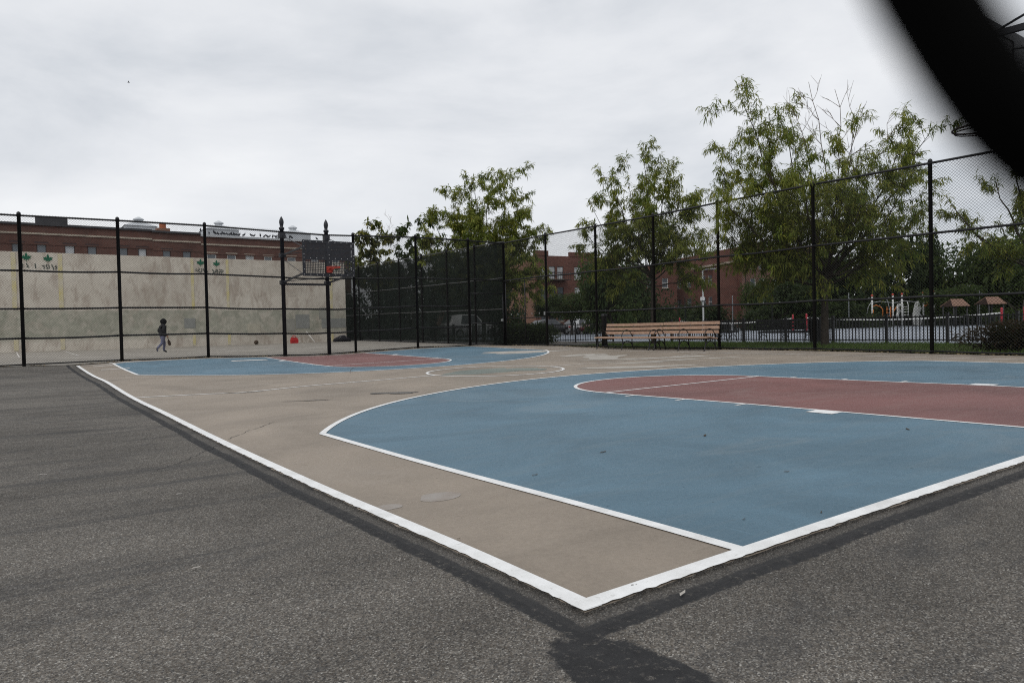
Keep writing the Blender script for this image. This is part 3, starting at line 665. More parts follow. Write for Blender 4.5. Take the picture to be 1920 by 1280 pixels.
# ------------------------------------------------------------------ brick buildings
def brick_mat(name, c, c2, mortar, bw=.215):
    m = mat(name, c, .85, .2); n = NB(m); t = n.t.nodes.new('ShaderNodeTexBrick')
    t.inputs['Color1'].default_value = (*c, 1); t.inputs['Color2'].default_value = (*c2, 1); t.inputs['Mortar'].default_value = (*mortar, 1)
    t.inputs['Scale'].default_value = 1; t.inputs['Mortar Size'].default_value = .008; t.inputs['Brick Width'].default_value = bw; t.inputs['Row Height'].default_value = .075
    s = n.sep(); cb = n.t.nodes.new('ShaderNodeCombineXYZ'); n.t.links.new(n.math('ADD', s[0], s[1]), cb.inputs[0]); n.t.links.new(s[2], cb.inputs[1]); n.t.links.new(cb.outputs[0], t.inputs[0])
    k = n.noise(n.vec((.35, .35, .7)), .8, 7, .65); n.col(n.mix(1, t.outputs[0], n.ramp(k, [(.3, .68), (.7, 1.25)]), 'MULTIPLY')); return m
bk1 = brick_mat('dark_red_brick', (.098, .042, .033), (.13, .058, .044), (.13, .10, .085))
bk2 = brick_mat('red_brick', (.118, .042, .032), (.155, .058, .042), (.16, .12, .10))
bk3 = brick_mat('orange_brick', (.20, .092, .06), (.25, .118, .076), (.24, .19, .15))
glass = mat('window_glass', (.10, .115, .13), .08, .6, var=.25, scale=.8)
glass_b = mat('window_blind_behind_glass', (.42, .43, .44), .25, .5, var=.25, scale=1.4)
wfr = mat('white_window_frame', (.60, .60, .58), .6, .3, var=.1); dfr = mat('dark_window_frame', (.05, .03, .028), .6, .3, var=.2)
stone = mat('cream_stone', (.36, .31, .25), .8, .2, var=.2, scale=2); roofm = mat('roof_felt', (.06, .06, .064), .9, .2, var=.25, scale=1.5)
def facade(parent, W, z0, z1, ops, bm_, thick=.35, name='wall'):
    """wall in the local xz plane, outside towards -y, with real openings (x0,x1,za,zb)"""
    xs = sorted({0, W, *[o[0] for o in ops], *[o[1] for o in ops]}); zs = sorted({z0, z1, *[o[2] for o in ops], *[o[3] for o in ops]})
    m = MB()
    def hole(x, z): return any(o[0] < x < o[1] and o[2] < z < o[3] for o in ops)
    for i in range(len(xs)-1):
        for j in range(len(zs)-1):
            if hole((xs[i]+xs[i+1])/2, (zs[j]+zs[j+1])/2): continue
            a, b, c, d = xs[i], xs[i+1], zs[j], zs[j+1]
            m.add([(a, 0, c), (b, 0, c), (b, 0, d), (a, 0, d)], [(0, 1, 2, 3)])
    for a, b, c, d in [o[:4] for o in ops]:
        t = .18
        m.add([(a, 0, c), (b, 0, c), (b, 0, d), (a, 0, d), (a, t, c), (b, t, c), (b, t, d), (a, t, d)], [(4, 5, 1, 0), (1, 5, 6, 2), (2, 6, 7, 3), (3, 7, 4, 0)])
    return m.build(name, bm_, parent)
def window(parent, a, b, c, d, fm, gl, sill=True, lintel=None, bars=1):
    w = empty('window', (0, 0, 0), 0, parent); t = .07 if fm is wfr else .05
    m = MB(); y0, y1 = .06, .13
    for lo, hi in (((a, c), (a+t, d)), ((b-t, c), (b, d)), ((a+t, c), (b-t, c+t)), ((a+t, d-t), (b-t, d))): m.box((lo[0], y0, lo[1]), (hi[0], y1, hi[1]))
    if bars: m.box((a+t, y0+.01, (c+d)/2-.03), (b-t, y1-.01, (c+d)/2+.03))
    m.build('frame', fm, w)
    m = MB(); m.box((a+t, y0+.04, c+t), (b-t, y0+.05, d-t)); m.build('pane', gl, w)
    if sill: m = MB(); m.box((a-.08, -.08, c-.12), (b+.08, .05, c-.002)); m.build('sill', stone, w)
    if lintel: m = MB(); m.box((a-.12, -.03, d+.002), (b+.12, .05, d+.16)); m.build('lintel', lintel, w)
def shell(parent, W, D, z0, z1, bm_):          # back and sides and flat roof of a building block, front is the facade
    m = MB(); e0 = .01
    m.add([(0, 0, z0), (0, D, z0), (0, D, z1), (0, 0, z1)], [(3, 2, 1, 0)]); m.add([(W, 0, z0), (W, D, z0), (W, D, z1), (W, 0, z1)], [(0, 1, 2, 3)]); m.add([(0, D, z0), (W, D, z0), (W, D, z1), (0, D, z1)], [(3, 2, 1, 0)])
    m.build('side_wall', bm_, parent)
    m = MB(); m.add([(0, 0, z1-.25), (W, 0, z1-.25), (W, D, z1-.25), (0, D, z1-.25)], [(0, 1, 2, 3)]); m.build('roof', roofm, parent)
BY = 62.0; bz = g1(5, 62)
# three joined row houses behind the wall
def rowhouse(label, xa, xb, ztop, wins, fm, gls, band=None, coping=None, dark=None):
    h = tag(empty('brick_house', (xa, BY, 0)), label, 'house', 'brick row houses behind the wall'); W = xb-xa
    ops = [(a-xa, b-xa, 6.35, c) for a, b, c in wins]
    ops2 = [(a, b, 3.2, 4.7) for a, b, c, d in ops]
    facade(h, W, bz, ztop, ops+ops2, bk1); shell(h, W, 12, bz, ztop, bk1)
    for k, (a, b, c, d) in enumerate(ops): window(h, a, b, c, d, fm, gls[k % len(gls)], True, stone if fm is wfr else dfr)
    for k, (a, b, c, d) in enumerate(ops2): window(h, a, b, c, d, fm, gls[(k+1) % len(gls)], True)
    if band:
        m = MB(); m.box((.02, -.06, band), (W-.02, .02, band+.13)); m.build('stone_band', stone, h)
        m = MB(); m.box((.02, -.035, band-.75), (W-.02, .02, band-.65)); m.build('brick_course', bk1, h)
    m = MB(); m.box((-.02, -.14, ztop-.04), (W-.02, .30, ztop+.12)); m.build('coping', coping or roofm, h)
    return h
hA = rowhouse('brick house with a dark raised parapet behind the left end of the wall', -14, 8.05, 9.42, [(x, x+.62+.05*(i % 2), 8.02) for i, x in enumerate((-12.5, -10.2, -7.9, -5.6, -3.3, -1.30, .22, 2.0, 3.5, 5.6, 7.0))], dfr, [glass, glass_b, glass], 8.70)
m = MB(); m.box((14.2, -.10, 9.5), (16.25, .45, 10.0)); m.build('raised_parapet', roofm, hA)
hB = rowhouse('narrow brick house with an orange chimney behind the wall', 8.05, 11.75, 9.36, [(8.8, 9.4, 7.92), (10.3, 10.95, 7.9)], dfr, [glass, glass], 8.62)
ch = empty('chimney', (1.0, 1.2, 0), 0, hB); m = MB(); m.box((-.5, -.4, 9.2), (.5, .4, 9.82)); m.build('stack', bk3, ch)
m = MB(); m.lathe([(.26, 9.84), (.26, 10.2), (.2, 10.22)], 10); m.build('pot', mat('terracotta', (.36, .12, .06), .8, .2, var=.2), ch)
hC = rowhouse('brick house with white framed windows and a pale gutter behind the wall', 11.75, 25.0, 9.22, [(12.2, 12.95, 7.75), (13.83, 14.55, 7.75), (15.35, 16.05, 7.72), (16.95, 17.65, 7.7), (19.0, 19.75, 7.72), (21.2, 21.9, 7.7), (23.2, 23.9, 7.7)], wfr, [glass, glass, glass_b], 8.48, mat('pale_gutter', (.42, .43, .44), .5, .4, var=.1))
# silver roof housings further back
tin = mat('dull_tin', (.46, .48, .50), .45, .4, metal=.25, var=.12, scale=1.2)
for k, (ua, ub, vt, vb, lb) in enumerate(((236, 296, 412, 440, 'pale metal roof housing behind the orange chimney'), (388, 450, 419, 446, 'pale metal roof housing with cap vent at the middle of the brick roofs'), (535, 585, 428, 452, 'pale metal roof housing with cap vent just left of the backboard'))):
    a = onY(ua, vb, 78); b = onY(ub, vb, 78); w = b[0]-a[0]; zt = onY((ua+ub)/2, vt, 78)[2]; zb_ = a[2]-.6; e_ = tag(empty('roof_housing', ((a[0]+b[0])/2, 80, 0)), lb, 'roof housing')
    zs_ = zb_+(zt-zb_)*.74
    m = MB(); hw = w/2; m.box((-hw, -1.6, 0.2), (hw, 1.6, zs_)); m.build('housing_wall', tin, e_)
    m = MB(); m.add([(-hw-.08, -1.7, zs_+.01), (hw+.08, -1.7, zs_+.01), (hw+.08, 1.7, zs_+.01), (-hw-.08, 1.7, zs_+.01), (-hw*.25, -.4, zt), (hw*.25, -.4, zt), (hw*.25, .4, zt), (-hw*.25, .4, zt)], [(3, 2, 1, 0), (0, 1, 5, 4), (1, 2, 6, 5), (2, 3, 7, 6), (3, 0, 4, 7), (4, 5, 6, 7)]); r_ = m.build('hipped_roof', tin, e_)
    m = MB(); m.lathe([(.38, zt-.05), (.38, zt+.22), (.52, zt+.22), (.52, zt+.32), (.1, zt+.55)], 10); m.build('cap_vent', tin, e_)
# pigeons along the gutter
pm = mat('pigeon_feathers', (.045, .047, .055), .8, .2, var=.4, scale=30); pme = None
for k, u in enumerate((376, 392, 403, 409, 415, 420, 427, 431, 435, 440, 446, 449, 457, 472, 476, 488, 495, 501, 504, 511, 517, 535, 543, 547, 594)):
    x = onY(u, 440, BY)[0]
    if pme is None:
        b = MB(); b.tube([(-.17, 0, .09), (-.08, 0, .12), (.02, 0, .15), (.09, 0, .18), (.11, 0, .24), (.13, 0, .265), (.17, 0, .26)], [.012, .05, .07, .055, .035, .032, .006], 7)
        b.tube([(.0, .02, .1), (.0, .02, 0)], .008, 4); b.tube([(.0, -.02, .1), (.0, -.02, 0)], .008, 4)
        o = b.build('pigeon', pm, None, True); pme = o.data
    else: o = link('pigeon', pme)
    o.location = (x, BY-.02, 9.34+(.2 if u < 377 else 0)); o.rotation_euler = (0, 0, random.uniform(0, 6.28)); s = random.uniform(.95, 1.3); o.scale = (s, s, s*random.uniform(.9, 1.2))
    tag(o, 'small dark pigeon perched along the pale gutter of the brick house', 'pigeon', 'pigeons on the gutter')
c = dep(241, 155, 60); b = MB(); b.tube([(-.2, 0, 0), (-.05, 0, .02), (.1, 0, .03), (.2, 0, .02)], [.01, .06, .05, .01], 6); b.add([(-.05, .04, .03), (.08, .04, .03), (.0, .34, .12), (-.08, .32, .11)], [(0, 1, 2, 3)]); b.add([(-.05, -.04, .03), (.08, -.04, .03), (.0, -.32, .16), (-.08, -.30, .15)], [(3, 2, 1, 0)])
o = b.build('flying_bird', pm); o.location = c; o.scale = (.55, .55, .55); tag(o, 'tiny dark bird flying in the grey sky', 'bird')
# apartment building at the end of the gate view
def apartment(label, corner, ang, Wd, Dp, ztop, front, side, bm_, bm2, cren=()):
    h = tag(empty('apartment_building', (corner[0], corner[1], 0), ang), label, 'building')
    fo = [o[:4] for o in front]; so = [o[:4] for o in side]
    facade(h, Wd, 0, ztop, fo, bm_)
    for a, b, c, d, fm, gl in front: window(h, a, b, c, d, fm, gl, True)
    s = empty('side_wall', (0, Dp, 0), -PI/2, h)
    facade(s, Dp, 0, ztop, so, bm2, name='brickwork')
    for a, b, c, d, fm, gl in side:
        w = empty('window', (0, 0, 0), 0, s); m = MB()
        for lo, hi in (((a, c), (a+.06, d)), ((b-.06, c), (b, d)), ((a+.06, c), (b-.06, c+.06)), ((a+.06, d-.06), (b-.06, d)), ((a+.06, (c+d)/2-.03), (b-.06, (c+d)/2+.03))): m.box((lo[0], .06, lo[1]), (hi[0], .13, hi[1]))
        m.box((a+.06, .1, c+.06), (b-.06, .11, d-.06), 1); m.build('frame_and_pane', [fm, gl], s); bpy.data.objects.remove(w)
    m = MB(); m.add([(Wd, 0, 0), (Wd, Dp, 0), (Wd, Dp, ztop), (Wd, 0, ztop)], [(0, 1, 2, 3)]); m.add([(0, Dp, 0), (Wd, Dp, 0), (Wd, Dp, ztop), (0, Dp, ztop)], [(3, 2, 1, 0)]); m.build('rear_wall', bm_, h)
    m = MB(); m.add([(0, 0, ztop-.3), (Wd, 0, ztop-.3), (Wd, Dp, ztop-.3), (0, Dp, ztop-.3)], [(0, 1, 2, 3)]); m.build('roof', roofm, h)
    for a, b, z in cren:
        m = MB(); m.box((a, -.06, ztop+.005), (b, .3, ztop+z)); m.build('parapet_block', bm_, h)
    return h
c = dep(1004, 560, 88); D1 = 88
def zat(v, D=88, u=1030): return dep(u, v, D)[2]
zt1 = zat(478)
wins = []
for fl_, (va, vb) in enumerate(((498, 522), (537, 562), (577, 602))):
    for a, b in ((.8, 1.75), (2.1, 3.05), (3.35, 4.3), (6.0, 7.1), (9.2, 10.2)): wins.append((a*.98, b*.98, zat(vb), zat(va), dfr, glass_b if fl_ == 0 or a > 5 else glass))
apt1 = apartment('red brick apartment block with crenellated parapet seen through the corner gate', (c[0], c[1]), math.radians(-6), 13, 14, zt1, wins, [(2.5, 3.6, zat(562), zat(537), dfr, glass), (6.5, 7.6, zat(562), zat(537), dfr, glass)], bk2, bk3, ((-.05, 2.0, .62), (5.2, 9.0, .55), (11.4, 13.05, .6)))
for fl_, v in enumerate((524, 566)):                 # fire escape balconies
    z = zat(v); m = MB(); m.box((.6, -1.1, z-.05), (4.6, -.05, z)); 
    for k in range(14): m.box((.6+k*.305, -1.1, z+.002), (.63+k*.305, -1.07, z+.9))
    m.box((.6, -1.1, z+.9), (4.6, -1.07, z+.94)); m.build('fire_escape', M['blacksteel'], apt1)
ac = MB(); ac.box((-.42, 8.6, zat(563, 88, 960)), (-.01, 9.3, zat(556, 88, 960)+.3)); ac.build('air_conditioner', mat('white_plastic', (.6, .6, .6), .5, .3, var=.05), apt1)
# low shop with red sign at its foot
sh = onY(950, 600, 80); sx = sh[0]
shp = tag(empty('corner_shop', (sx-9.5, 79.5, 0), math.radians(-4)), 'low corner shop with dark awning and red end panel behind the gate', 'shop')
facade(shp, 13, .2, 3.9, [(.8, 3.6, .9, 2.7), (4.2, 7.2, .9, 2.7), (7.8, 10.6, .9, 2.7)], bk1); shell(shp, 13, 6, .2, 3.9, bk1)
for a, b in ((.8, 3.6), (4.2, 7.2), (7.8, 10.6)): window(shp, a, b, .9, 2.7, wfr, glass_b, True)
m = MB(); m.add([(.4, -.05, 3.7), (11, -.05, 3.7), (11, -1.1, 2.85), (.4, -1.1, 2.85), (11, -.05, 3.6), (.4, -.05, 3.6)], [(0, 1, 2, 3), (5, 4, 2, 3), (0, 3, 5), (1, 4, 2)]); m.build('awning', mat('maroon_awning', (.05, .018, .018), .8, .2, var=.2), shp)
m = MB(); m.box((11.0, -.35, .8), (12.4, -.03, 3.7)); m.build('red_panel', mat('red_sign_panel', (.40, .012, .018), .5, .3, var=.15), shp)
# brick school block behind the light pole
c2 = dep(1392, 560, 92)
def z2(v, u=1360): return dep(u, v, 92)[2]
sw = []
for k, (y_, w_) in enumerate(((1.6, 1.3), (3.4, 1.0), (5.4, .9), (7.3, 1.0), (9.0, 1.4), (13, 1.2), (16, 1.2))):
    L0 = 20-y_-w_
    sw += [(L0, L0+w_, z2(528), z2(508), wfr, glass), (L0, L0+w_, z2(572), z2(552), wfr, glass)]
fr = [(a, a+.8, z2(505), z2(485), wfr, glass) for a in (1.2, 2.5, 4.6, 6.4, 8.1, 9.6)]+[(a, a+.8, z2(545), z2(523), wfr, glass) for a in (1.2, 2.5, 4.6, 6.4, 8.1, 9.6)]
apt2 = apartment('large red brick building with white framed windows behind the pale light pole', (c2[0], c2[1]), math.radians(-20), 12, 20, z2(462), fr, sw, brick_mat('plum_brick', (.13, .062, .05), (.165, .083, .066), (.18, .14, .12)), bk2, ((-.05, 3.5, .4),))
m = MB(); m.box((-.5, 1.0, z2(492)), (-.02, 12, z2(488))); m.build('cornice', stone, apt2)
m = MB(); m.box((-1.1, 1.0, .2), (-.03, 5.2, z2(496))); m.build('bay', bk2, apt2)
c3 = dep(1235, 560, 100)
apartment('brick wing half hidden behind the trees left of the light pole', (c3[0]-3, c3[1]+4), math.radians(-15), 9, 12, dep(1240, 497, 102)[2], [(1.5, 2.5, 6.2, 7.6, wfr, glass), (4.0, 5.0, 6.2, 7.6, wfr, glass), (6.5, 7.5, 6.2, 7.6, wfr, glass)], [], bk2, bk2)
# ------------------------------------------------------------------ trees
bark = mat('grey_brown_bark', (.050, .042, .034), .9, .15, var=.35, scale=8, bump=.6, bscale=20)
twigm = mat('dry_twig', (.13, .105, .085), .9, .1, var=.3, scale=5)
def leaf_mat(name, c, c2, c3):
    m = mat(name, c, .6, .25); n = NB(m)
    at = n.t.nodes.new('ShaderNodeAttribute'); at.attribute_name = 'leaf_tint'
    k = n.noise(n.vec(), .9, 4, .6)
    x = n.mix(n.ramp(k, [(.38, 0), (.62, 1)]), c, c2); x = n.mix(n.ramp(at.outputs['Fac'], [(.55, 0), (1, .8)]), x, c3)
    n.col(x); tr = n.t.nodes.new('ShaderNodeBsdfTranslucent'); n.t.links.new(x, tr.inputs[0]); mx = n.t.nodes.new('ShaderNodeMixShader'); mx.inputs[0].default_value = .5
    n.t.links.new(n.b.outputs[0], mx.inputs[1]); n.t.links.new(tr.outputs[0], mx.inputs[2]); n.t.links.new(mx.outputs[0], n.t.nodes['Material Output'].inputs['Surface']); return m
LM_locust = leaf_mat('locust_leaves', (.105, .150, .026), (.205, .232, .044), (.38, .34, .065))
LM_dark = leaf_mat('dark_oak_leaves', (.018, .034, .010), (.038, .060, .016), (.070, .088, .022))
LM_mid = leaf_mat('maple_leaves', (.032, .058, .014), (.062, .092, .022), (.11, .125, .03))
LM_yel = leaf_mat('yellowing_leaves', (.075, .105, .022), (.14, .145, .03), (.30, .24, .04))
LM_shrub = leaf_mat('barberry_leaves', (.038, .040, .016), (.060, .046, .022), (.085, .04, .025))
class Leaves:
    def __init__(s): s.v = []; s.f = []; s.t = []
    def frond(s, p, d, L, w, droop, tint, rnd):
        # one compound leaf: a narrow strip bending down, folded along its length
        d = d.normalized(); sd_ = d.cross(Vector((0, 0, 1)))
        if sd_.length < .1: sd_ = Vector((1, 0, 0))
        sd_.normalize(); sd_ = (sd_+Vector((rnd.uniform(-.5, .5), rnd.uniform(-.5, .5), rnd.uniform(-.6, .6)))).normalized()
        b = len(s.v); q = p.copy(); dir_ = d.copy()
        for k, ww in enumerate((.35, 1.0, .15)):
            s.v += [tuple(q-sd_*w*ww*.5), tuple(q+sd_*w*ww*.5)]
            dir_ = (dir_+Vector((0, 0, -droop))).normalized(); q = q+dir_*L*.5
        s.f += [(b, b+1, b+3, b+2), (b+2, b+3, b+5, b+4)]; s.t += [tint]*6
    def build(s, name, mt, parent):
        me_ = bpy.data.meshes.new(name); me_.from_pydata(s.v, [], s.f); me_.materials.append(mt)
        a = me_.attributes.new('leaf_tint', 'FLOAT', 'POINT'); a.data.foreach_set('value', s.t)
        return link(name, me_, parent)
def rvec(r_): 
    v = Vector((r_.gauss(0, 1), r_.gauss(0, 1), r_.gauss(0, 1))); return v.normalized()
def curve(a, b, bend, n, r_, jit):
    o = []; L_ = (b-a).length
    for i in range(n+1):
        t = i/n; p = a.lerp(b, t)+bend*(4*t*(1-t)); 
        if 0 < i: p += rvec(r_)*jit*L_*(.4 if i == n else 1)
        o.append(p)
    return o
def locust(label, base, fork_h, tr_r, tips, seed, leafL=.24, leafW=.036, n_sub=9, n_twig=6, n_frond=7, bare=(), mt=None, lean=(0, 0), dens=1.0, group='feathery street trees behind the mesh fence', sub_len=.40, tw_len=.5):
    r_ = random.Random(seed); base = Vector(map(float, base)); t = tag(empty('locust_tree', base), label, 'tree', group)
    wood, tw, lv = MB(), MB(), Leaves(); O = Vector((0, 0, 0)); top = Vector((lean[0], lean[1], fork_h))
    tp = curve(O, top, Vector((lean[0]*.1, lean[1]*.1, 0)), 6, r_, .006); tp.insert(0, Vector((0, 0, -.15)))
    wood.tube(tp, [tr_r*1.35]+[tr_r*(1.2-.45*i/6) for i in range(7)], 9)
    def fronds(p, d, n, scale=1.0):
        for _ in range(n):
            if r_.random() > dens: continue
            dd_ = (d*.5+rvec(r_)*.8+Vector((0, 0, .15))); lv.frond(p+rvec(r_)*.05, dd_, leafL*r_.uniform(.7, 1.3)*scale, leafW*r_.uniform(.8, 1.3), r_.uniform(.45, 1.1), r_.random()**1.6, r_)
    def twig(p, d, L, n):
        q = curve(p, p+d*L, Vector((0, 0, .10*L)), 4, r_, .04); tw.tube(q, [.010, .008, .006, .004, .002], 4, caps=False)
        for i in range(1, 5):
            for k in range(n): fronds(q[i].lerp(q[i-1], r_.random()), (q[i]-q[i-1]).normalized(), 1)
    for tip, rad in tips:
        tip = Vector(map(float, tip))-base; st = top.lerp(O, r_.uniform(0, .22)); L_ = (tip-st).length
        mid = Vector((0, 0, -.10*L_)) if tip.z > st.z+.2*L_ else Vector((0, 0, .12*L_))
        lp = curve(st, tip, mid+rvec(r_)*.04*L_, 8, r_, .018); rads = [rad*(1-.88*i/8)+.004 for i in range(9)]; wood.tube(lp, rads, 7)
        ns = int(n_sub*max(.6, L_/3.2))
        for k in range(ns):
            tt = .22+.78*(k+r_.random())/ns; i = min(7, int(tt*8)); p = lp[i].lerp(lp[i+1], tt*8-i); ax = (lp[i+1]-lp[i]).normalized()
            sd_ = ax.cross(rvec(r_)).normalized(); d = (ax*.55+sd_*.8+Vector((0, 0, .10))).normalized(); l2 = L_*sub_len*(1.05-.62*tt)*r_.uniform(.6, 1.2)+.15
            sp = curve(p, p+d*l2, Vector((0, 0, .08*l2))+rvec(r_)*.05*l2, 5, r_, .03); tw.tube(sp, [max(.005, rads[i]*.42)*(1-.8*j/5) for j in range(6)], 5, caps=False)
            for j in range(n_twig):
                tj = .25+.75*(j+r_.random())/n_twig; ii = min(4, int(tj*5)); pp = sp[ii].lerp(sp[ii+1], tj*5-ii); a2 = (sp[ii+1]-sp[ii]).normalized()
                d2 = (a2*.6+a2.cross(rvec(r_)).normalized()*.8).normalized(); twig(pp, d2, tw_len*r_.uniform(.4, 1)*min(1, l2+.3), n_frond)
            twig(sp[-1], (sp[-1]-sp[-2]).normalized(), tw_len*.7, n_frond)
        twig(lp[-1], (lp[-1]-lp[-2]).normalized(), tw_len*.8, n_frond+2)
    tr_o = wood.build('trunk', bark, t, True)
    tw.build('branches', bark, t)['kind'] = 'stuff'; lv.build('crown', mt or LM_locust, t)
    if bare:
        bt = MB()
        for tip, rad in bare:
            tip = Vector(map(float, tip))-base; st = top+Vector((0, 0, .5)); L_ = (tip-st).length; lp = curve(st, tip, rvec(r_)*.05*L_, 9, r_, .02); bt.tube(lp, [rad*(1-.85*i/9)+.003 for i in range(10)], 5, caps=False)
            for k in range(9):
                tt = .5+.5*(k+r_.random())/9; i = min(8, int(tt*9)); p = lp[i]; ax = (lp[i+1]-lp[i]).normalized(); d = (ax*.8+ax.cross(rvec(r_)).normalized()*.6).normalized(); l2 = L_*.20*r_.uniform(.5, 1.2)
                sp = curve(p, p+d*l2, rvec(r_)*.05*l2, 4, r_, .04); bt.tube(sp, [.009, .0075, .006, .005, .0035], 4, caps=False)
                for j in range(2): 
                    pp = sp[2+j]; d3 = (d+rvec(r_)*.7).normalized(); bt.tube([pp, pp+d3*l2*.3, pp+d3*l2*.5+rvec(r_)*.03], [.006, .005, .003], 4, caps=False)
        bt.build('bare_twigs', twigm, t)['kind'] = 'stuff'
    return t
def tips_from(D, lst, base_r):
    # (u, v, depth offset, radius)
    return [(dep(u, v, D+dz), base_r*q) for u, v, dz, q in lst]
D3 = 21.5; b3 = dep(1547, 651, D3); b3[2] = g1(b3[0], b3[1])
locust('largest feathery tree with bare top twigs and branches spreading above the mesh fence', b3, 2.3, .105,
       tips_from(D3, [(1392, 195, -.4, .8), (1365, 300, .6, .8), (1420, 260, .8, .7), (1345, 420, .2, .6), (1352, 365, -1.0, .7), (1375, 440, .8, .6), (1460, 225, 1.0, .7), (1600, 250, -.5, .7), (1690, 262, .4, .8), (1742, 252, .2, .75), (1700, 345, -1.0, .7), (1715, 420, .5, .7), (1655, 470, -.8, .6),
                      (1500, 330, -2.0, .7), (1580, 320, 2.0, .7), (1440, 350, 1.6, .6), (1620, 370, -1.6, .6), (1480, 430, -1.4, .6), (1590, 440, 1.4, .6), (1430, 480, -.5, .5)], .06),
       33, n_sub=11, n_twig=6, n_frond=7, leafL=.19, leafW=.027, bare=[(dep(u, v, D3+dz), .022) for u, v, dz in ((1518, 152, 0), (1565, 170, .4), (1618, 200, -.3), (1478, 190, .3), (1682, 232, .2))], sub_len=.36, tw_len=.55)
D2 = 28.0; b2 = dep(1226, 640, D2); b2[2] = g1(b2[0], b2[1])
locust('slim feathery tree rising behind the gap in the two slatted benches', b2, 2.8, .085,
       tips_from(D2, [(1208, 300, 0, .7), (1250, 322, .5, .7), (1275, 345, -.4, .6), (1150, 335, .3, .7), (1112, 395, -.3, .6), (1298, 372, .4, .6), (1300, 425, -.6, .5), (1105, 445, .5, .5), (1180, 350, -1.4, .6), (1235, 360, 1.4, .6), (1150, 420, 1.2, .5), (1280, 465, .6, .5), (1200, 430, -1.0, .5), (1240, 450, .6, .5), (1330, 480, -.5, .4), (1130, 500, .6, .4)], .055),
       12, n_sub=9, n_twig=5, n_frond=8, leafL=.21, leafW=.034, sub_len=.36, tw_len=.55)
D1_ = 38.0; b1 = dep(908, 640, D1_); b1[2] = g1(b1[0], b1[1])
locust('bushy feathery tree behind the corner where the two mesh fences meet', b1, 2.6, .11,
       tips_from(D1_, [(948, 338, 0, .7), (890, 345, .5, .8), (845, 365, -.4, .7), (812, 408, .3, .7), (805, 450, -.5, .6), (970, 395, -.5, .7), (985, 440, .5, .6), (1005, 440, .8, .6), (920, 350, -1.6, .6), (880, 380, 1.6, .6), (850, 430, -1.6, .6), (930, 420, 1.8, .6), (900, 430, -1.8, .6), (960, 470, 1.0, .5), (830, 490, .8, .5), (1000, 500, -.5, .5), (890, 490, -1.2, .5), (940, 500, -.8, .5), (1020, 545, .5, .4)], .07),
       5, n_sub=9, n_twig=6, n_frond=7, leafL=.24, leafW=.046, sub_len=.38, tw_len=.6)
D4 = 17.5; b4 = dep(1960, 655, D4); b4[2] = g1(b4[0], b4[1])
locust('feathery tree at the right edge of the picture with low drooping boughs', b4, 2.4, .10,
       tips_from(D4, [(1785, 385, 0, .7), (1830, 440, -.5, .6), (1870, 350, 1.0, .7), (1900, 300, -.6, .7), (1960, 260, .6, .7), (2050, 300, 0, .7), (2100, 380, .5, .6), (1880, 430, 1.2, .5), (1920, 400, -1.2, .6), (2000, 420, .5, .5)], .06),
       91, n_sub=6, n_twig=4, n_frond=9, leafL=.17, leafW=.024, sub_len=.24, tw_len=.4)
D0 = 48.0; b0 = dep(700, 628, D0); b0[2] = g1(b0[0], b0[1])
locust('yellowing small tree rising just right of the far backboard', b0, 3.0, .08, tips_from(D0, [(690, 425, 0, .7), (668, 450, .5, .6), (712, 440, -.5, .6), (700, 470, 1, .6), (680, 500, -.8, .5), (720, 505, .6, .5), (655, 490, 0, .5)], .05), 44, n_sub=5, n_twig=4, n_frond=5, leafL=.34, leafW=.12, mt=LM_yel, sub_len=.34,
       bare=[(dep(733, 405, D0), .02), (dep(742, 430, D0), .02)])
b0 = dep(775, 628, 50); b0[2] = g1(b0[0], b0[1])
locust('thin leafy tree between the yellowing tree and the bushy corner tree', b0, 3.0, .08, tips_from(50, [(765, 425, 0, .6), (783, 418, .4, .6), (745, 450, -.4, .6), (800, 460, .5, .5), (760, 490, 1, .5), (785, 500, -1, .5), (740, 510, .4, .5)], .05), 45, n_sub=4, n_twig=4, n_frond=5, leafL=.36, leafW=.13, mt=LM_mid, sub_len=.34)

# dense trees further back: lumpy crowns of leaf faces round limbs; four meshes, shared by copies
def dense_mesh(seed, n_leaf, sz, mt, nm):
    r_ = random.Random(seed); lv = Leaves(); lumps = []
    for k in range(26):
        d = rvec(r_); rr_ = r_.uniform(.35, .95); lumps.append((Vector((d.x*rr_*.85, d.y*rr_*.85, .55+d.z*rr_*.52)), r_.uniform(.16, .34)))
    for i in range(n_leaf):
        c, rad = r_.choice(lumps); d = rvec(r_); p = c+d*rad*(r_.random()**.35)
        p.z = max(p.z, .06+.05*r_.random())
        lv.frond(p, (d+rvec(r_)*.8), sz*r_.uniform(.7, 1.4), sz*.62*r_.uniform(.7, 1.3), .4, r_.random()**1.8, r_)
    o = lv.build(nm, mt, None); me_ = o.data; bpy.data.objects.remove(o)
    w = MB(); w.tube([(0, 0, -.25), (0.01, 0, .1), (.0, .02, .45), (.02, 0, .8)], [.055, .045, .03, .008], 7)
    for k in range(9):
        c, rad = lumps[k]; w.tube([Vector((0, 0, .15+.03*k)), Vector((0, 0, .2+.03*k)).lerp(c, .5)+rvec(r_)*.03, c], [.018, .012, .004], 5)
    o = w.build('trunk', bark, None, True); tm = o.data; bpy.data.objects.remove(o)
    return me_, tm
DM = [dense_mesh(101, 9000, .062, LM_dark, 'crown'), dense_mesh(102, 9000, .058, LM_mid, 'crown'), dense_mesh(103, 8000, .065, LM_dark, 'crown')]
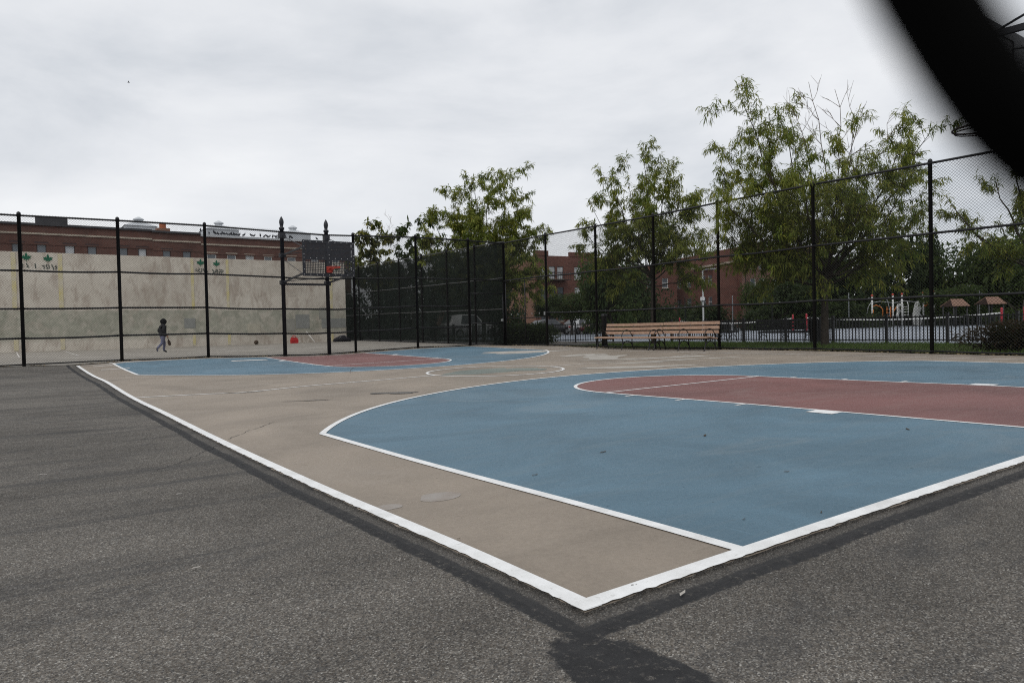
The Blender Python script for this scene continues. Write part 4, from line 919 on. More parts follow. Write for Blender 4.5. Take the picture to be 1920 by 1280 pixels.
def dense(label, u, vt, wpx, D, k, vb=None, name='shade_tree', cat='tree', rz=0, group='dense trees behind the courts'):
    p = dep(u, 600, D); zt = dep(u, vt, D)[2]; z0 = g1(p[0], p[1]); lowz = z0 if vb is None else dep(u, vb, D)[2]
    H = (zt-lowz)/1.08; S = wpx*D/F/1.75
    o = tag(empty(name, (p[0], p[1], z0)), label, cat, group)
    c = link('crown', DM[k][0], o); c.location = (0, 0, lowz-z0); c.scale = (S, S, H); c.rotation_euler = (0, 0, rz)
    c2_ = link('trunk', DM[k][1], o); c2_.location = (0, 0, 0); c2_.scale = (S*.8, S*.8, (max(0, lowz-z0)+H*.8)/.8); c2_.rotation_euler = (0, 0, rz)
    return o
for a in (('dark dense tree behind the side fence beside the wall end', 735, 505, 150, 52, 0, 640, 0.3), ('tall dark tree behind the side fence under the bushy tree', 845, 480, 170, 56, 2, 640, 1.3), ('dark tree left of the brick block seen over the gate', 935, 500, 110, 58, 0, 640, 2.0),
          ('dense dark tree directly right of the crenellated brick block', 1145, 470, 150, 52, 1, 625, .7), ('dark broad tree under the slim feathery tree', 1195, 508, 130, 60, 0, 640, 2.2), ('small grey green tree in front of the crenellated block', 1072, 545, 100, 62, 1, 600, 4.0),
          ('leafy tree half covering the large brick building', 1435, 515, 95, 78, 1, 625, 1.0), ('round dark tree at the roof corner of the large brick building', 1400, 455, 55, 84, 2, 500, 1.0), ('wide dark tree behind the big feathery tree', 1560, 475, 240, 72, 0, 640, .2),
          ('dark tree behind the climbing frame', 1690, 445, 210, 78, 2, 640, 1.1), ('pointed dark tree beside the right fence post', 1745, 452, 90, 74, 0, 640, 2.4), ('broad green tree above the two shelter roofs', 1835, 438, 200, 72, 1, 610, 3.0), ('tall green tree at the right edge behind the shelters', 1930, 420, 200, 66, 1, 620, .9),
          ('pale green low tree above the first shelter roof', 1792, 532, 130, 64, 1, 600, 1.7), ('dark tree behind the first tennis net', 1480, 530, 150, 68, 0, 640, 3.3), ('dark tree at the far end of the street', 1030, 560, 60, 74, 2, 600, 3.3),
          ('dark low tree between the brick wing and the light pole', 1285, 572, 120, 74, 2, 640, 2.9), ('bright green tree far right beside the shelter', 2010, 470, 200, 60, 1, 625, 2.9), ('dark tree left of the wall end behind the backboard', 655, 555, 70, 49, 0, 640, 1.9)):
    dense(*a[:7], rz=a[7])
# low hedges along the far edge of the courts
for k, (u, vt, w, D) in enumerate(((1330, 575, 140, 67), (1450, 568, 140, 66), (1570, 565, 150, 66), (1690, 562, 150, 74), (1810, 570, 150, 68), (1920, 575, 150, 60))):
    dense(('dark hedge clump %s behind the tennis nets' % ('under the light pole', 'left of the big tree trunk', 'right of the big tree trunk', 'behind the ladder', 'under the shelters', 'at the far right')[k]), u, vt, w, D, (0, 2, 0, 2, 0, 1)[k], 640, 'hedge_clump', 'hedge', k*1.3, 'hedge clumps behind the tennis courts')
# shrubs by the gate and at the right end of the grass
def shrub(label, x, y, rx, ry, h, n, mt, seed, sz=.09, name='shrub'):
    r_ = random.Random(seed); lv = Leaves(); w = MB(); z = g1(x, y); o = tag(empty(name, (x, y, z)), label, 'shrub')
    for i in range(n):
        d = rvec(r_); k = r_.random()**.4; lump = 1+.18*math.sin(5*d.x*rx+seed)+.15*math.sin(7*d.y*ry); p = Vector((d.x*rx*k*lump, d.y*ry*k*lump, max(.03, h*.5+d.z*h*.5*k*lump)))
        lv.frond(p, d+rvec(r_)*.8+Vector((0, 0, .4)), sz*r_.uniform(.6, 1.5), sz*.5, .3, r_.random()**1.5, r_)
    for i in range(30):
        a = r_.uniform(0, 6.28); k = r_.random()**.5; w.tube([(0.1*math.cos(a), .1*math.sin(a), 0), (rx*.5*k*math.cos(a), ry*.5*k*math.sin(a), h*.45), (rx*.85*k*math.cos(a), ry*.85*k*math.sin(a), h*r_.uniform(.7, 1.02))], [.012, .008, .003], 4)
    w.build('stems', bark, o); lv.build('foliage', mt, o); return o
c = onX(1922, 655, 17.6); shrub('dark reddish shrub at the right end of the grass behind the mesh fence', 17.6, c[1], .8, 1.15, .66, 7000, LM_shrub, 3)
for k, (u, D, h) in enumerate(((955, 33, 1.0), (985, 31.5, .95), (1010, 31, .9))):
    c = dep(u, 640, D); shrub(('dark green shrub nearest the corner post behind the gate', 'dark green shrub in the middle behind the gate', 'dark green shrub at the open end behind the gate')[k], c[0], c[1], .75, .75, h, 3500, LM_dark, 10+k, .11)
# grass blades
r_ = random.Random(11); b = MB(); n = 26000
gxs = np.array([r_.uniform(16.05, 21.5) for _ in range(n)]); gys = np.array([r_.uniform(-1, 19.3) for _ in range(n)]); gzs = gz(gxs, gys)
for x, y, z in zip(gxs, gys, gzs):
    a = r_.uniform(0, 6.28); h = r_.uniform(.03, .11)*(1+.6*math.sin(x*2.1)*math.sin(y*1.3)); w = .007; lx, ly = r_.gauss(0, .03), r_.gauss(0, .03)
    b.v += [(x-w*math.cos(a), y-w*math.sin(a), z+.015), (x+w*math.cos(a), y+w*math.sin(a), z+.015), (x+lx, y+ly, z+.02+h)]; k = len(b.v); b.f.append((k-3, k-2, k-1)); b.m.append(0)
tag(b.build('grass', M['blade']), 'short green grass between the mesh fence and the picket fence', kind='stuff')
# dry leaf litter along the fence feet
b = MB(); lm = mat('dry_leaf_litter', (.16, .115, .06), .9, .1, col2=(.30, .24, .14), scale=40)
for i in range(3400):
    if i % 2: x, y = r_.uniform(-6, 15.7), FY-.02+r_.gauss(0, .09)-.03
    else: x, y = FX-.06+r_.gauss(0, .06), r_.uniform(2, 23)
    if i % 2 and math.sin(x*2.3)+math.sin(x*5.1) < -.2: continue
    z = g1(x, y)+.018; s = r_.uniform(.012, .042); a = r_.uniform(0, 6.28); t_ = [r_.uniform(0, .02) for _ in range(3)]
    b.add([(x+s*math.cos(a+k*2.1), y+s*math.sin(a+k*2.1), z+t_[k]) for k in range(3)], [(0, 1, 2)])
tag(b.build('leaf_litter', lm), 'dry leaf litter gathered along the feet of the fences', kind='stuff')
# ------------------------------------------------------------------ slatted benches by the fence
slatm = mat('varnished_bench_slat', (.31, .195, .135), .65, .25, col2=(.43, .295, .215), scale=9)
iron = mat('cast_iron', (.012, .012, .013), .5, .4, var=.3, scale=20)
def bench(label, x, y, L_, rz, wood, group, frames=3, ext=0):
    o = tag(empty('park_bench', (x, y, g1(x, y)), rz), label, 'bench', group)    # local: length along x, faces -y
    for k in range(5):
        m = MB(); yy = -.24+.105*k; zz = .43-.015*abs(k-1)+.0; m.box((-L_/2, yy-.045, zz-.02), (L_/2, yy+.045, zz+.02)); m.build('seat_slat', wood, o)
    for k in range(3):
        m = MB(); z = .57+.135*k; y_ = .27+.028*k; m.box((-L_/2, y_-.018, z-.048), (L_/2, y_+.018, z+.048)); m.build('back_slat', wood, o)
    for i in range(frames):
        xx = -L_/2+.10+(L_-.20)*i/(frames-1)
        m = MB()
        q = lambda pts, r: m.tube([(xx, a, b) for a, b in pts], r, 6)
        q([(-.30, 0), (-.27, .03), (-.22, .18), (-.21, .32), (-.26, .40)], .018); q([(.32, 0), (.28, .03), (.22, .20), (.22, .36), (.24, .42)], .018)
        q([(-.22, .18), (-.12, .28), (0, .31), (.12, .28), (.22, .18)], .015)
        q([(-.28, .395), (.28, .395)], .018); q([(.25, .40), (.28, .60), (.34, .90)], .017)
        q([(-.25, .40)]+[(-.02-.24*math.cos(a), .42+.25*math.sin(a)) for a in np.linspace(.15, PI-.2, 9)]+[(.27, .47)], .014)
        m.build('iron_frame', iron, o, True)
    return o
yb1 = [float(onX(u, 633, 15.2)[1]) for u in (1122, 1228.5, 1334)]
gB = 'slatted benches against the mesh fence'
bench('slatted wooden bench farther from the camera, beside the corner gate', 15.28, (yb1[0]+yb1[1])/2, yb1[0]-yb1[1]-.03, -PI/2, slatm, gB)
bench('slatted wooden bench nearer the camera against the mesh fence', 15.28, (yb1[1]+yb1[2])/2, yb1[1]-yb1[2]-.03, -PI/2, slatm, gB)
c = dep(1133.5, 640, 25.8); b = MB(); z = g1(c[0], c[1]); b.lathe([(.10, -.1), (.10, 1.12), (.115, 1.13), (.115, 1.2), (.06, 1.24), (.005, 1.25)], 12); o = b.build('bollard', iron, None, True); o.location = (c[0], c[1], z); tag(o, 'thick short black post behind the left end of the far bench', 'bollard')

# ------------------------------------------------------------------ iron picket fence of the tennis yard
def picket(label, a, b_, h=.90, sp=.115, gap=(), zoff=0):
    L_ = math.hypot(b_[0]-a[0], b_[1]-a[1]); ang = math.atan2(b_[1]-a[1], b_[0]-a[0]); nb = max(1, round(L_/1.9)); bl = L_/nb
    f = tag(empty('picket_fence', (a[0], a[1], 0), ang), label, 'fence', 'iron picket fences'); pk = None; cnt = 0; rest = MB()
    for i in range(nb+1):
        x = i*bl; wx, wy = a[0]+math.cos(ang)*x, a[1]+math.sin(ang)*x; z = g1(wx, wy)+zoff
        m = MB(); m.box((x-.04, -.04, z-.05), (x+.04, .04, z+h+.05)); m.box((x-.05, -.05, z+h+.05), (x+.05, .05, z+h+.07)); m.build('post', iron, f)
        if i == nb: break
        x2 = x+bl; z2_ = g1(a[0]+math.cos(ang)*x2, a[1]+math.sin(ang)*x2)+zoff
        for hh in (.13, h-.05):
            m = MB(); m.bar((x+.04, 0, z+hh), (x2-.04, 0, z2_+hh), .032, .032); m.build('rail', iron, f)
        n = int(bl/sp)
        for k in range(1, n):
            t = k/n; xx = x+bl*t; zz = z+(z2_-z)*t
            if cnt < 290:
                if pk is None:
                    m = MB(); m.box((-.013, -.013, .08), (.013, .013, h)); pk = m.build('picket', iron, f); q = pk
                else: q = link('picket', pk.data, f)
                q.location = (xx, 0, zz)
            else: rest.box((xx-.013, -.013, zz+.08), (xx+.013, .013, zz+h))
            cnt += 1
    if rest.v: rest.build('pickets', iron, f)['kind'] = 'stuff'
    return f
picket('long low black picket fence between the grass strip and the tennis courts', (21.75, 19.2), (21.75, -8.5))
pe = dep(1104, 628, 33.0); picket('short low black picket fence behind the corner gate', (17.6, 26.2), (21.7, 22.8))
picket('low black picket fence running back along the shrubs beyond the gate', (17.4, 26.4), (17.4, 44), zoff=.0)
gBl = 'black benches beside the picket fence'
blackw = mat('black_painted_slat', (.015, .015, .017), .5, .35, var=.3, scale=8)
for lb, ua, ub in (('black slatted bench left of the big tree trunk behind the pickets', 1427, 1520), ('black slatted bench right behind the end of the wooden benches', 1335, 1378)):
    X_ = 22.5; ya, yb_2 = float(onX(ua, 620, X_)[1]), float(onX(ub, 620, X_)[1]); bench(lb, X_, (ya+yb_2)/2, ya-yb_2, PI/2, blackw, gBl)
b = MB(); c = dep(1534, 640, 25.6); z = g1(c[0], c[1]); e_ = tag(empty('litter_bin', (c[0], c[1], z)), 'dark slatted litter bin beside the big tree trunk', 'litter bin')
for k in range(16):
    a = 2*PI*k/16; m = MB(); m.bar((.26*math.cos(a), .26*math.sin(a), .05), (.29*math.cos(a), .29*math.sin(a), .92), .06, .012); m.build('stave', iron, e_)
m = MB(); m.lathe([(.24, .04), (.24, .86), (.20, .87)], 14); m.build('liner', blackw, e_); m = MB(); m.tube([(.29*math.cos(a), .29*math.sin(a), .93) for a in np.linspace(0, 2*PI, 17)], .02, 6, caps=False); m.build('hoop_band', iron, e_, True)

# ------------------------------------------------------------------ tennis nets
netm = mat('net_cord', (.03, .03, .032), .8, .2, var=.2, scale=5); tapem = mat('white_net_tape', (.72, .72, .70), .7, .2, var=.06, scale=3); redp = mat('red_enamel', (.33, .022, .035), .45, .4, var=.2, scale=9)
for k, (ya, yb_3, lb) in enumerate(((3.0, 14.0, 'right tennis net with white tape, cut by the picture edge'), (15.25, 27.4, 'middle tennis net with white tape and centre strap behind the picket fence'), (28.6, 39.2, 'left tennis net with white tape behind the wooden benches'))):
    X_ = 45; e_ = tag(empty('tennis_net', (X_, (ya+yb_3)/2, g1(X_, (ya+yb_3)/2)+.02)), lb, 'tennis net', 'tennis nets'); hl = (yb_3-ya)/2
    for s in (-1, 1):
        m = MB(); m.lathe([(.065, -.05), (.065, 1.24), (.05, 1.28), (.01, 1.30)], 12); o = m.build('net_post', redp, e_, True); o.location = (0, s*(hl+.06), 0)
    def zt_(t): return .62+.25*abs(2*t-1)**1.8
    N = 24; m = MB()
    for i in range(N):
        t0, t1 = i/N, (i+1)/N; m.bar((0, -hl+2*hl*t0, zt_(t0)+.12), (0, -hl+2*hl*t1, zt_(t1)+.12), .02, .07)
    m.build('tape', tapem, e_)
    m = MB(); nv = int(2*hl/.09)
    for i in range(nv+1):
        t = i/nv; m.bar((0, -hl+2*hl*t, .06), (0, -hl+2*hl*t, zt_(t)+.085), .005, .005)
    for j in range(9):
        for i in range(12):
            t0, t1 = i/12, (i+1)/12; f0 = .07+(zt_(t0)-.0)*j/9; f1 = .07+(zt_(t1)-.0)*j/9; m.bar((0, -hl+2*hl*t0, f0), (0, -hl+2*hl*t1, f1), .005, .005)
    m.build('netting', netm, e_)['kind'] = 'stuff'
    m = MB(); m.bar((-.012, 0, .02), (-.012, 0, .70), .05, .006); m.build('centre_strap', tapem, e_)

# ------------------------------------------------------------------ playground beyond the nets
ppm = mat('speckled_grey_post', (.42, .43, .42), .5, .3, col2=(.62, .62, .6), scale=12); capm = mat('red_brown_cap', (.35, .05, .03), .5, .3, var=.2); orm = mat('orange_enamel', (.48, .15, .035), .5, .3, var=.2, scale=4)
DP = 66.0
def ground_at(u, D): c = dep(u, 610, D); return c[0], c[1], g1(c[0], c[1])+.02
o0 = ground_at(1690, DP); cf = tag(empty('climbing_frame', o0), 'climbing frame with speckled posts, orange arches and ladders behind the nets', 'climbing frame')
O_ = Vector(o0)
def loc(u, v, D=DP): return Vector(map(float, dep(u, v, D)))-O_
for u, vt in ((1635, 556), (1674, 554), (1691, 553), (1731, 551), (1752, 549)):
    t = loc(u, vt); m = MB(); m.tube([(t.x, t.y, 0), t], .085, 8); p_ = m.build('post', ppm, cf, True)
    m = MB(); m.lathe([(.10, 0), (.115, .08), (.08, .17), (.01, .2)], 10, t); m.build('cap', capm, p_, True)
def poly(name, pts, r, mt_): m = MB(); m.tube([loc(*p) for p in pts], r, 7); return m.build(name, mt_, cf, True)
poly('arch', [(1636, 600), (1636, 575), (1642, 572), (1650, 575), (1655, 580), (1655, 602)], .05, orm); poly('arch', [(1674, 586), (1680, 576), (1688, 571)], .05, orm); poly('arch', [(1635, 604), (1637, 580)], .06, orm)
poly('slide_rail', [(1733, 574), (1742, 567)], .12, orm); poly('slide_rail', [(1755, 568), (1759, 558), (1760, 600)], .09, orm); poly('overhead_rail', [(1632, 568), (1650, 565), (1675, 568), (1695, 564), (1715, 566), (1731, 567)], .035, M['galv'])
poly('overhead_rail', [(1624, 595), (1628, 575), (1634, 566)], .035, M['galv']); poly('overhead_rail', [(1655, 558), (1664, 563), (1668, 580), (1668, 600)], .035, M['galv'])
for u in (1693, 1703): poly('ladder_side', [(u, 600), (u, 572), (u-2, 566)], .045, ppm)
for v in (575, 580, 585, 590, 595): poly('rung', [(1692, v), (1703, v)], .03, ppm)
for u in (1663, 1670): poly('ladder_side', [(u, 600), (u, 575)], .03, orm)
for v in (580, 586, 592): poly('rung', [(1662, v), (1671, v)], .025, orm)
m = MB(); t = loc(1720, 596); P8 = [(-.35, -.9), (.3, -1.0), (.45, -.2), (.2, .2), (.4, .6), (.1, 1.3), (-.15, 1.25), (-.35, .5), (-.45, -.1)]
vx = Vector((math.cos(YAW), -math.sin(YAW), 0)); vy = Vector((math.sin(YAW), math.cos(YAW), 0))
base_ = Vector((t.x, t.y, 1.05))
m.add([base_+vx*a+Vector((0, 0, b_))+vy*o for o in (-.04, .04) for a, b_ in P8], [tuple(range(8, -1, -1)), tuple(range(9, 18))]+[(i, (i+1) % 9, 9+(i+1) % 9, 9+i) for i in range(9)]); m.build('climbing_panel', ppm, cf)
poly('climbing_panel', [(1684, 600), (1683, 590), (1685, 583), (1683, 576), (1687, 570)], .16, ppm)
m = MB(); z = 1.0
a_, b_ = loc(1636, 590), loc(1731, 590)
m.add([(a_.x, a_.y, z), (b_.x, b_.y, z), (b_.x+vy.x*1.6, b_.y+vy.y*1.6, z), (a_.x+vy.x*1.6, a_.y+vy.y*1.6, z), (a_.x, a_.y, z+.08), (b_.x, b_.y, z+.08), (b_.x+vy.x*1.6, b_.y+vy.y*1.6, z+.08), (a_.x+vy.x*1.6, a_.y+vy.y*1.6, z+.08)], [(3, 2, 1, 0), (4, 5, 6, 7), (0, 1, 5, 4), (1, 2, 6, 5), (2, 3, 7, 6), (3, 0, 4, 7)]); m.build('platform', iron, cf)
shm = mat('brown_orange_shingle', (.15, .09, .066), .85, .2, col2=(.215, .13, .095), scale=9)
for k, (ua, ub, va, vb, lb) in enumerate(((1771, 1810, 562, 575, 'left small shelter with orange brown pitched roof beyond the nets'), (1836, 1878, 558, 571, 'right small shelter with orange brown pitched roof beyond the nets'))):
    D = 58; a = dep(ua, vb, D); b_ = dep(ub, vb, D); zt = dep(ua, va, D)[2]; zb_ = a[2]; W2 = (ub-ua)*D/F/2*.84; cc = (a+b_)/2; gg = g1(cc[0], cc[1]); e_ = tag(empty('play_shelter', (cc[0], cc[1], gg), -YAW), lb, 'shelter', 'play shelters')
    za, zz = zb_-gg, zt-gg; dpt = .85
    for s in (-1, 1):
        m = MB(); q0 = Vector((-W2, s*dpt, za)); q1 = Vector((W2, s*dpt, za)); q2 = Vector((W2*.86, 0, zz)); q3 = Vector((-W2*.86+.25, 0, zz)); n_ = Vector((0, 0, .05))
        m.add([q0, q1, q2, q3, q0+n_, q1+n_, q2+n_, q3+n_], [(3, 2, 1, 0), (4, 5, 6, 7), (0, 1, 5, 4), (1, 2, 6, 5), (2, 3, 7, 6), (3, 0, 4, 7)]); m.build('roof_slope', shm, e_)
        for x in (-W2*.75, W2*.75): m = MB(); m.tube([(x, s*.7, -.05), (x, s*.7, za+.15)], .06, 7); m.build('post', iron, e_, True)
    m = MB(); m.box((-W2*.7, -.5, .75), (W2*.7, .5, .82)); m.build('deck', iron, e_)
# pale light pole
c = ground_at(1319, 60); ht = dep(1316, 508, 60)[2]-c[2]; e_ = tag(empty('light_pole', c), 'slim pale metal light pole behind the wooden benches', 'light pole')
m = MB(); m.lathe([(.13, -.1), (.12, .4), (.085, .45), (.06, ht)], 10); m.build('shaft', M['galv'], e_, True); m = MB(); m.tube([(0, 0, ht-.05), (.15*vx.x, .15*vx.y, ht+.1), (.7*vx.x, .7*vx.y, ht+.15)], .04, 6); m.build('arm', M['galv'], e_, True)
m = MB(); m.box((-.35, -.15, -.06), (.35, .15, .06)); o = m.build('lamp_head', M['galv'], e_); o.location = (.95*vx.x, .95*vx.y, ht+.15)
m = MB(); m.box((-.16, -.16, 2.7), (.02, .16, 3.0)); m.build('junction_box', mat('white_box', (.7, .7, .7), .5, .3, var=.05), e_)
# thin tall mesh-fence poles round the tennis courts
for k, u in enumerate((1285, 1374, 1448, 1592, 1686, 1837)):
    c = ground_at(u, 62); m = MB(); m.lathe([(.04, -.1), (.04, 3.05), (.05, 3.07), (.01, 3.12)], 8); o = m.build('fence_pole', M['galv'] if k % 2 else iron, None, True); o.location = c
    tag(o, ('thin pole of the far court fence, %s' % ('above the wooden benches', 'right of the nearest fence post behind the benches', 'above the black bench', 'right of the big tree trunk', 'behind the ladder of the climbing frame', 'beside the right shelter')[k]), 'pole', 'thin poles of the far court fence')

# ------------------------------------------------------------------ parked cars
tyre = mat('tyre_rubber', (.012, .012, .012), .85, .2, var=.2); hub = mat('alloy_wheel', (.35, .36, .37), .35, .5, metal=.6, var=.1); cgl = mat('car_glass', (.03, .035, .04), .06, .6, var=.2); lampr = mat('tail_lamp', (.35, .01, .012), .3, .5, var=.1); lampw = mat('head_lamp', (.7, .7, .7), .2, .5, var=.05)
def car(label, x, y, rz, col, suv=0, name='parked_car'):
    cm_ = mat('car_paint', col, .25, .5, var=.05, scale=2); o = tag(empty(name, (x, y, g1(x, y)+.02), rz), label, 'car', 'cars parked along the street')
    hb, hr = (.92, 1.46) if not suv else (1.02, 1.75)
    # stations along the length: x, half width, sill, belt, roof, roof half-width
    st = [(-2.25, .70, .38, .72, .72, .55), (-2.18, .80, .28, hb-.04, hb-.02, .62), (-1.75, .86, .22, hb, hb+.02 if not suv else hr-.10, .62), (-1.15, .88, .22, hb+.01, hr-.12 if not suv else hr, .60), (-.55, .89, .22, hb, hr, .62), (.25, .89, .22, hb-.01, hr-.02, .62), (.85, .88, .22, hb-.03, hb+.14, .64), (1.15, .88, .22, hb-.05, hb-.03, .66), (1.75, .86, .24, hb-.12, hb-.10, .66), (2.15, .78, .28, hb-.22, hb-.20, .6), (2.25, .66, .38, .62, .62, .5)]
    m = MB(); vs_ = []
    for xx, w, s_, be, ro, rw in st: vs_ += [(xx, -w*.94, s_), (xx, -w, (s_+be)/2), (xx, -w*.97, be), (xx, -rw, ro), (xx, rw, ro), (xx, w*.97, be), (xx, w, (s_+be)/2), (xx, w*.94, s_)]
    n = len(st); fs = [(i*8+k, (i+1)*8+k, (i+1)*8+(k+1) % 8, i*8+(k+1) % 8) for i in range(n-1) for k in range(8)]+[tuple(range(8)), tuple((n-1)*8+k for k in range(7, -1, -1))]
    m.add(vs_, fs); m.build('body', cm_, o, True)
    for s in (-1, 1):                                     # side windows
        for (xa, xb, ta, tb) in ((-1.25, -.50, -1.0, -.48), (-.42, .62, -.40, .22)):
            y0 = s*.885; y1 = s*.655; m = MB(); m.add([(xa, y0, hb+.03), (xb, y0, hb+.03), (tb, y1, hr-.07), (ta, y1, hr-.07)], [(0, 1, 2, 3)] if s < 0 else [(3, 2, 1, 0)]); m.build('side_window', cgl, o)
        m = MB(); m.box((.55, min(s*.9, s*1.04), hb-.02), (.72, max(s*.9, s*1.04), hb+.12)); m.build('mirror', cm_, o)
        for xx in (-1.38, 1.38):
            w = empty('wheel', (xx, s*.80, .32), 0, o); m = MB(); m.tube([(0, -.10, 0), (0, .10, 0)], .32, 16); m.build('tyre', tyre, w); m = MB(); m.tube([(0, s*.09, 0), (0, s*.115, 0)], .20, 12); m.build('hub', hub, w)
        m = MB(); m.box((-2.27, min(s*.5, s*.76), .64), (-2.16, max(s*.5, s*.76), .80)); m.build('tail_light', lampr, o); m = MB(); m.box((2.10, min(s*.45, s*.7), .60), (2.24, max(s*.45, s*.7), .70)); m.build('headlight', lampw, o)
    m = MB(); m.add([(.92, -.60, hb+.05), (.92, .60, hb+.05), (.30, .55, hr-.05), (.30, -.55, hr-.05)], [(0, 1, 2, 3)]); q = m.build('windscreen', cgl, o); q.location = (.06, 0, .03)
    m = MB(); xr = -1.85 if not suv else -2.05; m.add([(xr, .60, hb+.06), (xr, -.60, hb+.06), (-1.2 if not suv else -1.8, -.55, hr-.12), (-1.2 if not suv else -1.8, .55, hr-.12)], [(0, 1, 2, 3)]); q = m.build('rear_window', cgl, o); q.location = (-.05, 0, .03)
    return o
def cpos(u, D): c = dep(u, 615, D); return float(c[0]), float(c[1])
for lb, u, D, rz, col, suv in (('silver sedan parked beyond the blue court seen through the gate gap', 1092, 68, .05, (.50, .51, .52), 0), ('dark car parked behind the picket fence in the gate view', 1030, 66, .04, (.03, .03, .035), 0), ('dark red car parked right of the silver sedan', 1128, 67, 3.2, (.10, .015, .018), 0),
        ('white van like car parked behind the side fence near its right end', 880, 54, .0, (.60, .60, .59), 1), ('dark sedan parked behind the side fence beside the wall end', 700, 53, 3.1, (.035, .037, .042), 0), ('black car parked in the middle behind the side fence', 790, 54, .02, (.02, .02, .023), 0)):
    car(lb, *cpos(u, D), rz, col, suv)

# ------------------------------------------------------------------ walking person with a paddle
def person():
    px_, py_ = float(onZ(306, 661, .262)[0]), float(onZ(306, 661, .262)[1]); z0 = g1(px_, py_)+.014
    root = tag(empty('person', (px_, py_, z0), 0), 'person in dark hooded jacket and grey blue jeans walking before the handball wall', 'person')
    H = 1.40; s = H/1.62
    R_ = Vector((math.cos(YAW*.8), -math.sin(YAW*.8), 0)); Fv = Vector((.75*R_.x+.62*math.sin(.6), .75*R_.y+.62*math.cos(.6), 0)).normalized()   # walks to the right and away
    Lf = Vector((-Fv.y, Fv.x, 0)); U = Vector((0, 0, 1))
    def q(f, l, u): return (Fv*f+Lf*l+U*u)*s
    V = []; E_ = []; RD = []
    def v(p, r, par=None):
        V.append(p); RD.append(r*s)
        if par is not None: E_.append((par, len(V)-1))
        return len(V)-1
    pel = v(q(0, 0, .84), .145); w = v(q(.0, 0, 1.0), .185, pel); ch = v(q(.0, 0, 1.17), .195, w); sh = v(q(.01, 0, 1.31), .150, ch); nk = v(q(.05, 0, 1.38), .075, sh); hd = v(q(.07, 0, 1.47), .108, nk); hd2 = v(q(.08, 0, 1.55), .088, hd)
    for sd_, kn, an, toe in ((1, q(.10, .09, .46), q(.06, .09, .09), q(.22, .09, .035)), (-1, q(-.06, -.08, .45), q(-.30, -.08, .20), q(-.27, -.08, .06))):
        hp = v(q(0, sd_*.09, .76), .112, pel); k_ = v(kn, .075, hp); a = v(an, .052, k_); t = v(toe, .036, a)
    for sd_, el, ha in ((1, q(-.12, .25, 1.07), q(.02, .27, .88)), (-1, q(-.06, -.27, 1.05), q(.09, -.27, .84))):
        s1 = v(q(.03, sd_*.17, 1.30), .075, sh); e1 = v(el, .058, s1); h1 = v(ha, .042, e1); hands = v(ha+(ha-el).normalized()*.07*s, .036, h1)
    me_ = bpy.data.meshes.new('body'); me_.from_pydata([tuple(p) for p in V], E_, []); o = link('body', me_, root)
    md = o.modifiers.new('skin', 'SKIN'); md.use_smooth_shade = True
    for i, sv in enumerate(me_.skin_vertices[0].data): sv.radius = (RD[i], RD[i]); sv.use_root = (i == 0)
    o.modifiers.new('sub', 'SUBSURF').levels = 2; o.modifiers['sub'].render_levels = 2
    dg = bpy.context.evaluated_depsgraph_get(); me2 = bpy.data.meshes.new_from_object(o.evaluated_get(dg)); o.modifiers.clear(); o.data = me2
    jk = mat('black_quilted_jacket', (.018, .018, .020), .8, .2, var=.3, scale=12); jn = mat('grey_blue_denim', (.13, .135, .20), .85, .15, var=.25, scale=14); skn = mat('skin', (.30, .17, .12), .6, .3, var=.1); shoe = mat('dark_shoe', (.03, .028, .03), .7, .3, var=.3)
    me2.materials.clear()
    for m_ in (jk, jn, skn, shoe): me2.materials.append(m_)
    hand_p = [V[-1], V[-5]]
    for p in me2.polygons:
        c = p.center; fo = (c.dot(Fv), c.dot(Lf), c.z)
        i = 0 if c.z > .79*s else 1
        if c.z < .105*s and fo[1] > 0: i = 3
        if fo[1] < 0 and fo[0] < -.30*s and c.z < .27*s: i = 3
        if any((c-hp_).length < .058*s for hp_ in hand_p): i = 2
        if c.z > 1.41*s: i = 2
        p.material_index = i
    # fingers grow out of each palm, curled
    m = MB()
    for hp_, sd_ in zip(hand_p, (-1, 1)):
        for k in range(4): b0_ = hp_+Lf*(.012*sd_)+Fv*(.022-.014*k)*s; m.tube([b0_, b0_-U*.04*s+Lf*.012*sd_, b0_-U*.06*s-Lf*.004*sd_, b0_-U*.055*s-Lf*.02*sd_], [.009*s, .0085*s, .008*s, .006*s], 5)
        m.tube([hp_+Fv*.03*s, hp_+Fv*.05*s-U*.03*s, hp_+Fv*.035*s-U*.05*s-Lf*.015*sd_], [.010*s, .009*s, .007*s], 5)
    m.build('fingers', skn, root, True)
    hm_ = MB(); c = q(.055, 0, 1.50); rings = []
    for i in range(9):
        a = -1.25+2.75*i/8; rr_ = math.cos(a)*.135*s+.012; zz = math.sin(a)*.150*s
        rings += [c+Vector((0, 0, zz))+(Fv*math.cos(t)*.98-Fv*.12*0+Lf*math.sin(t))*rr_*(1+.05*math.sin(4*t+i)) for t in np.linspace(0, 2*PI, 13)[:-1]]
    hm_.add(rings, [(i*12+k, i*12+(k+1) % 12, (i+1)*12+(k+1) % 12, (i+1)*12+k) for i in range(8) for k in range(12) if not (2 <= i <= 5 and k in (0, 11))]+[tuple(96+k for k in range(12))]); hm_.build('hood', mat('black_hood', (.010, .010, .011), .9, .1, var=.3), root, True)
    m = MB()
    for z in (.88, .98, 1.08, 1.17, 1.26): 
        rr_ = .188 if z < 1.25 else .165
        m.tube([q(0.015+rr_*.93*math.cos(a), rr_*1.0*math.sin(a), z) for a in np.linspace(0, 2*PI, 15)], .008*s, 5, caps=False)
    m.build('quilt_seams', jk, root, True)
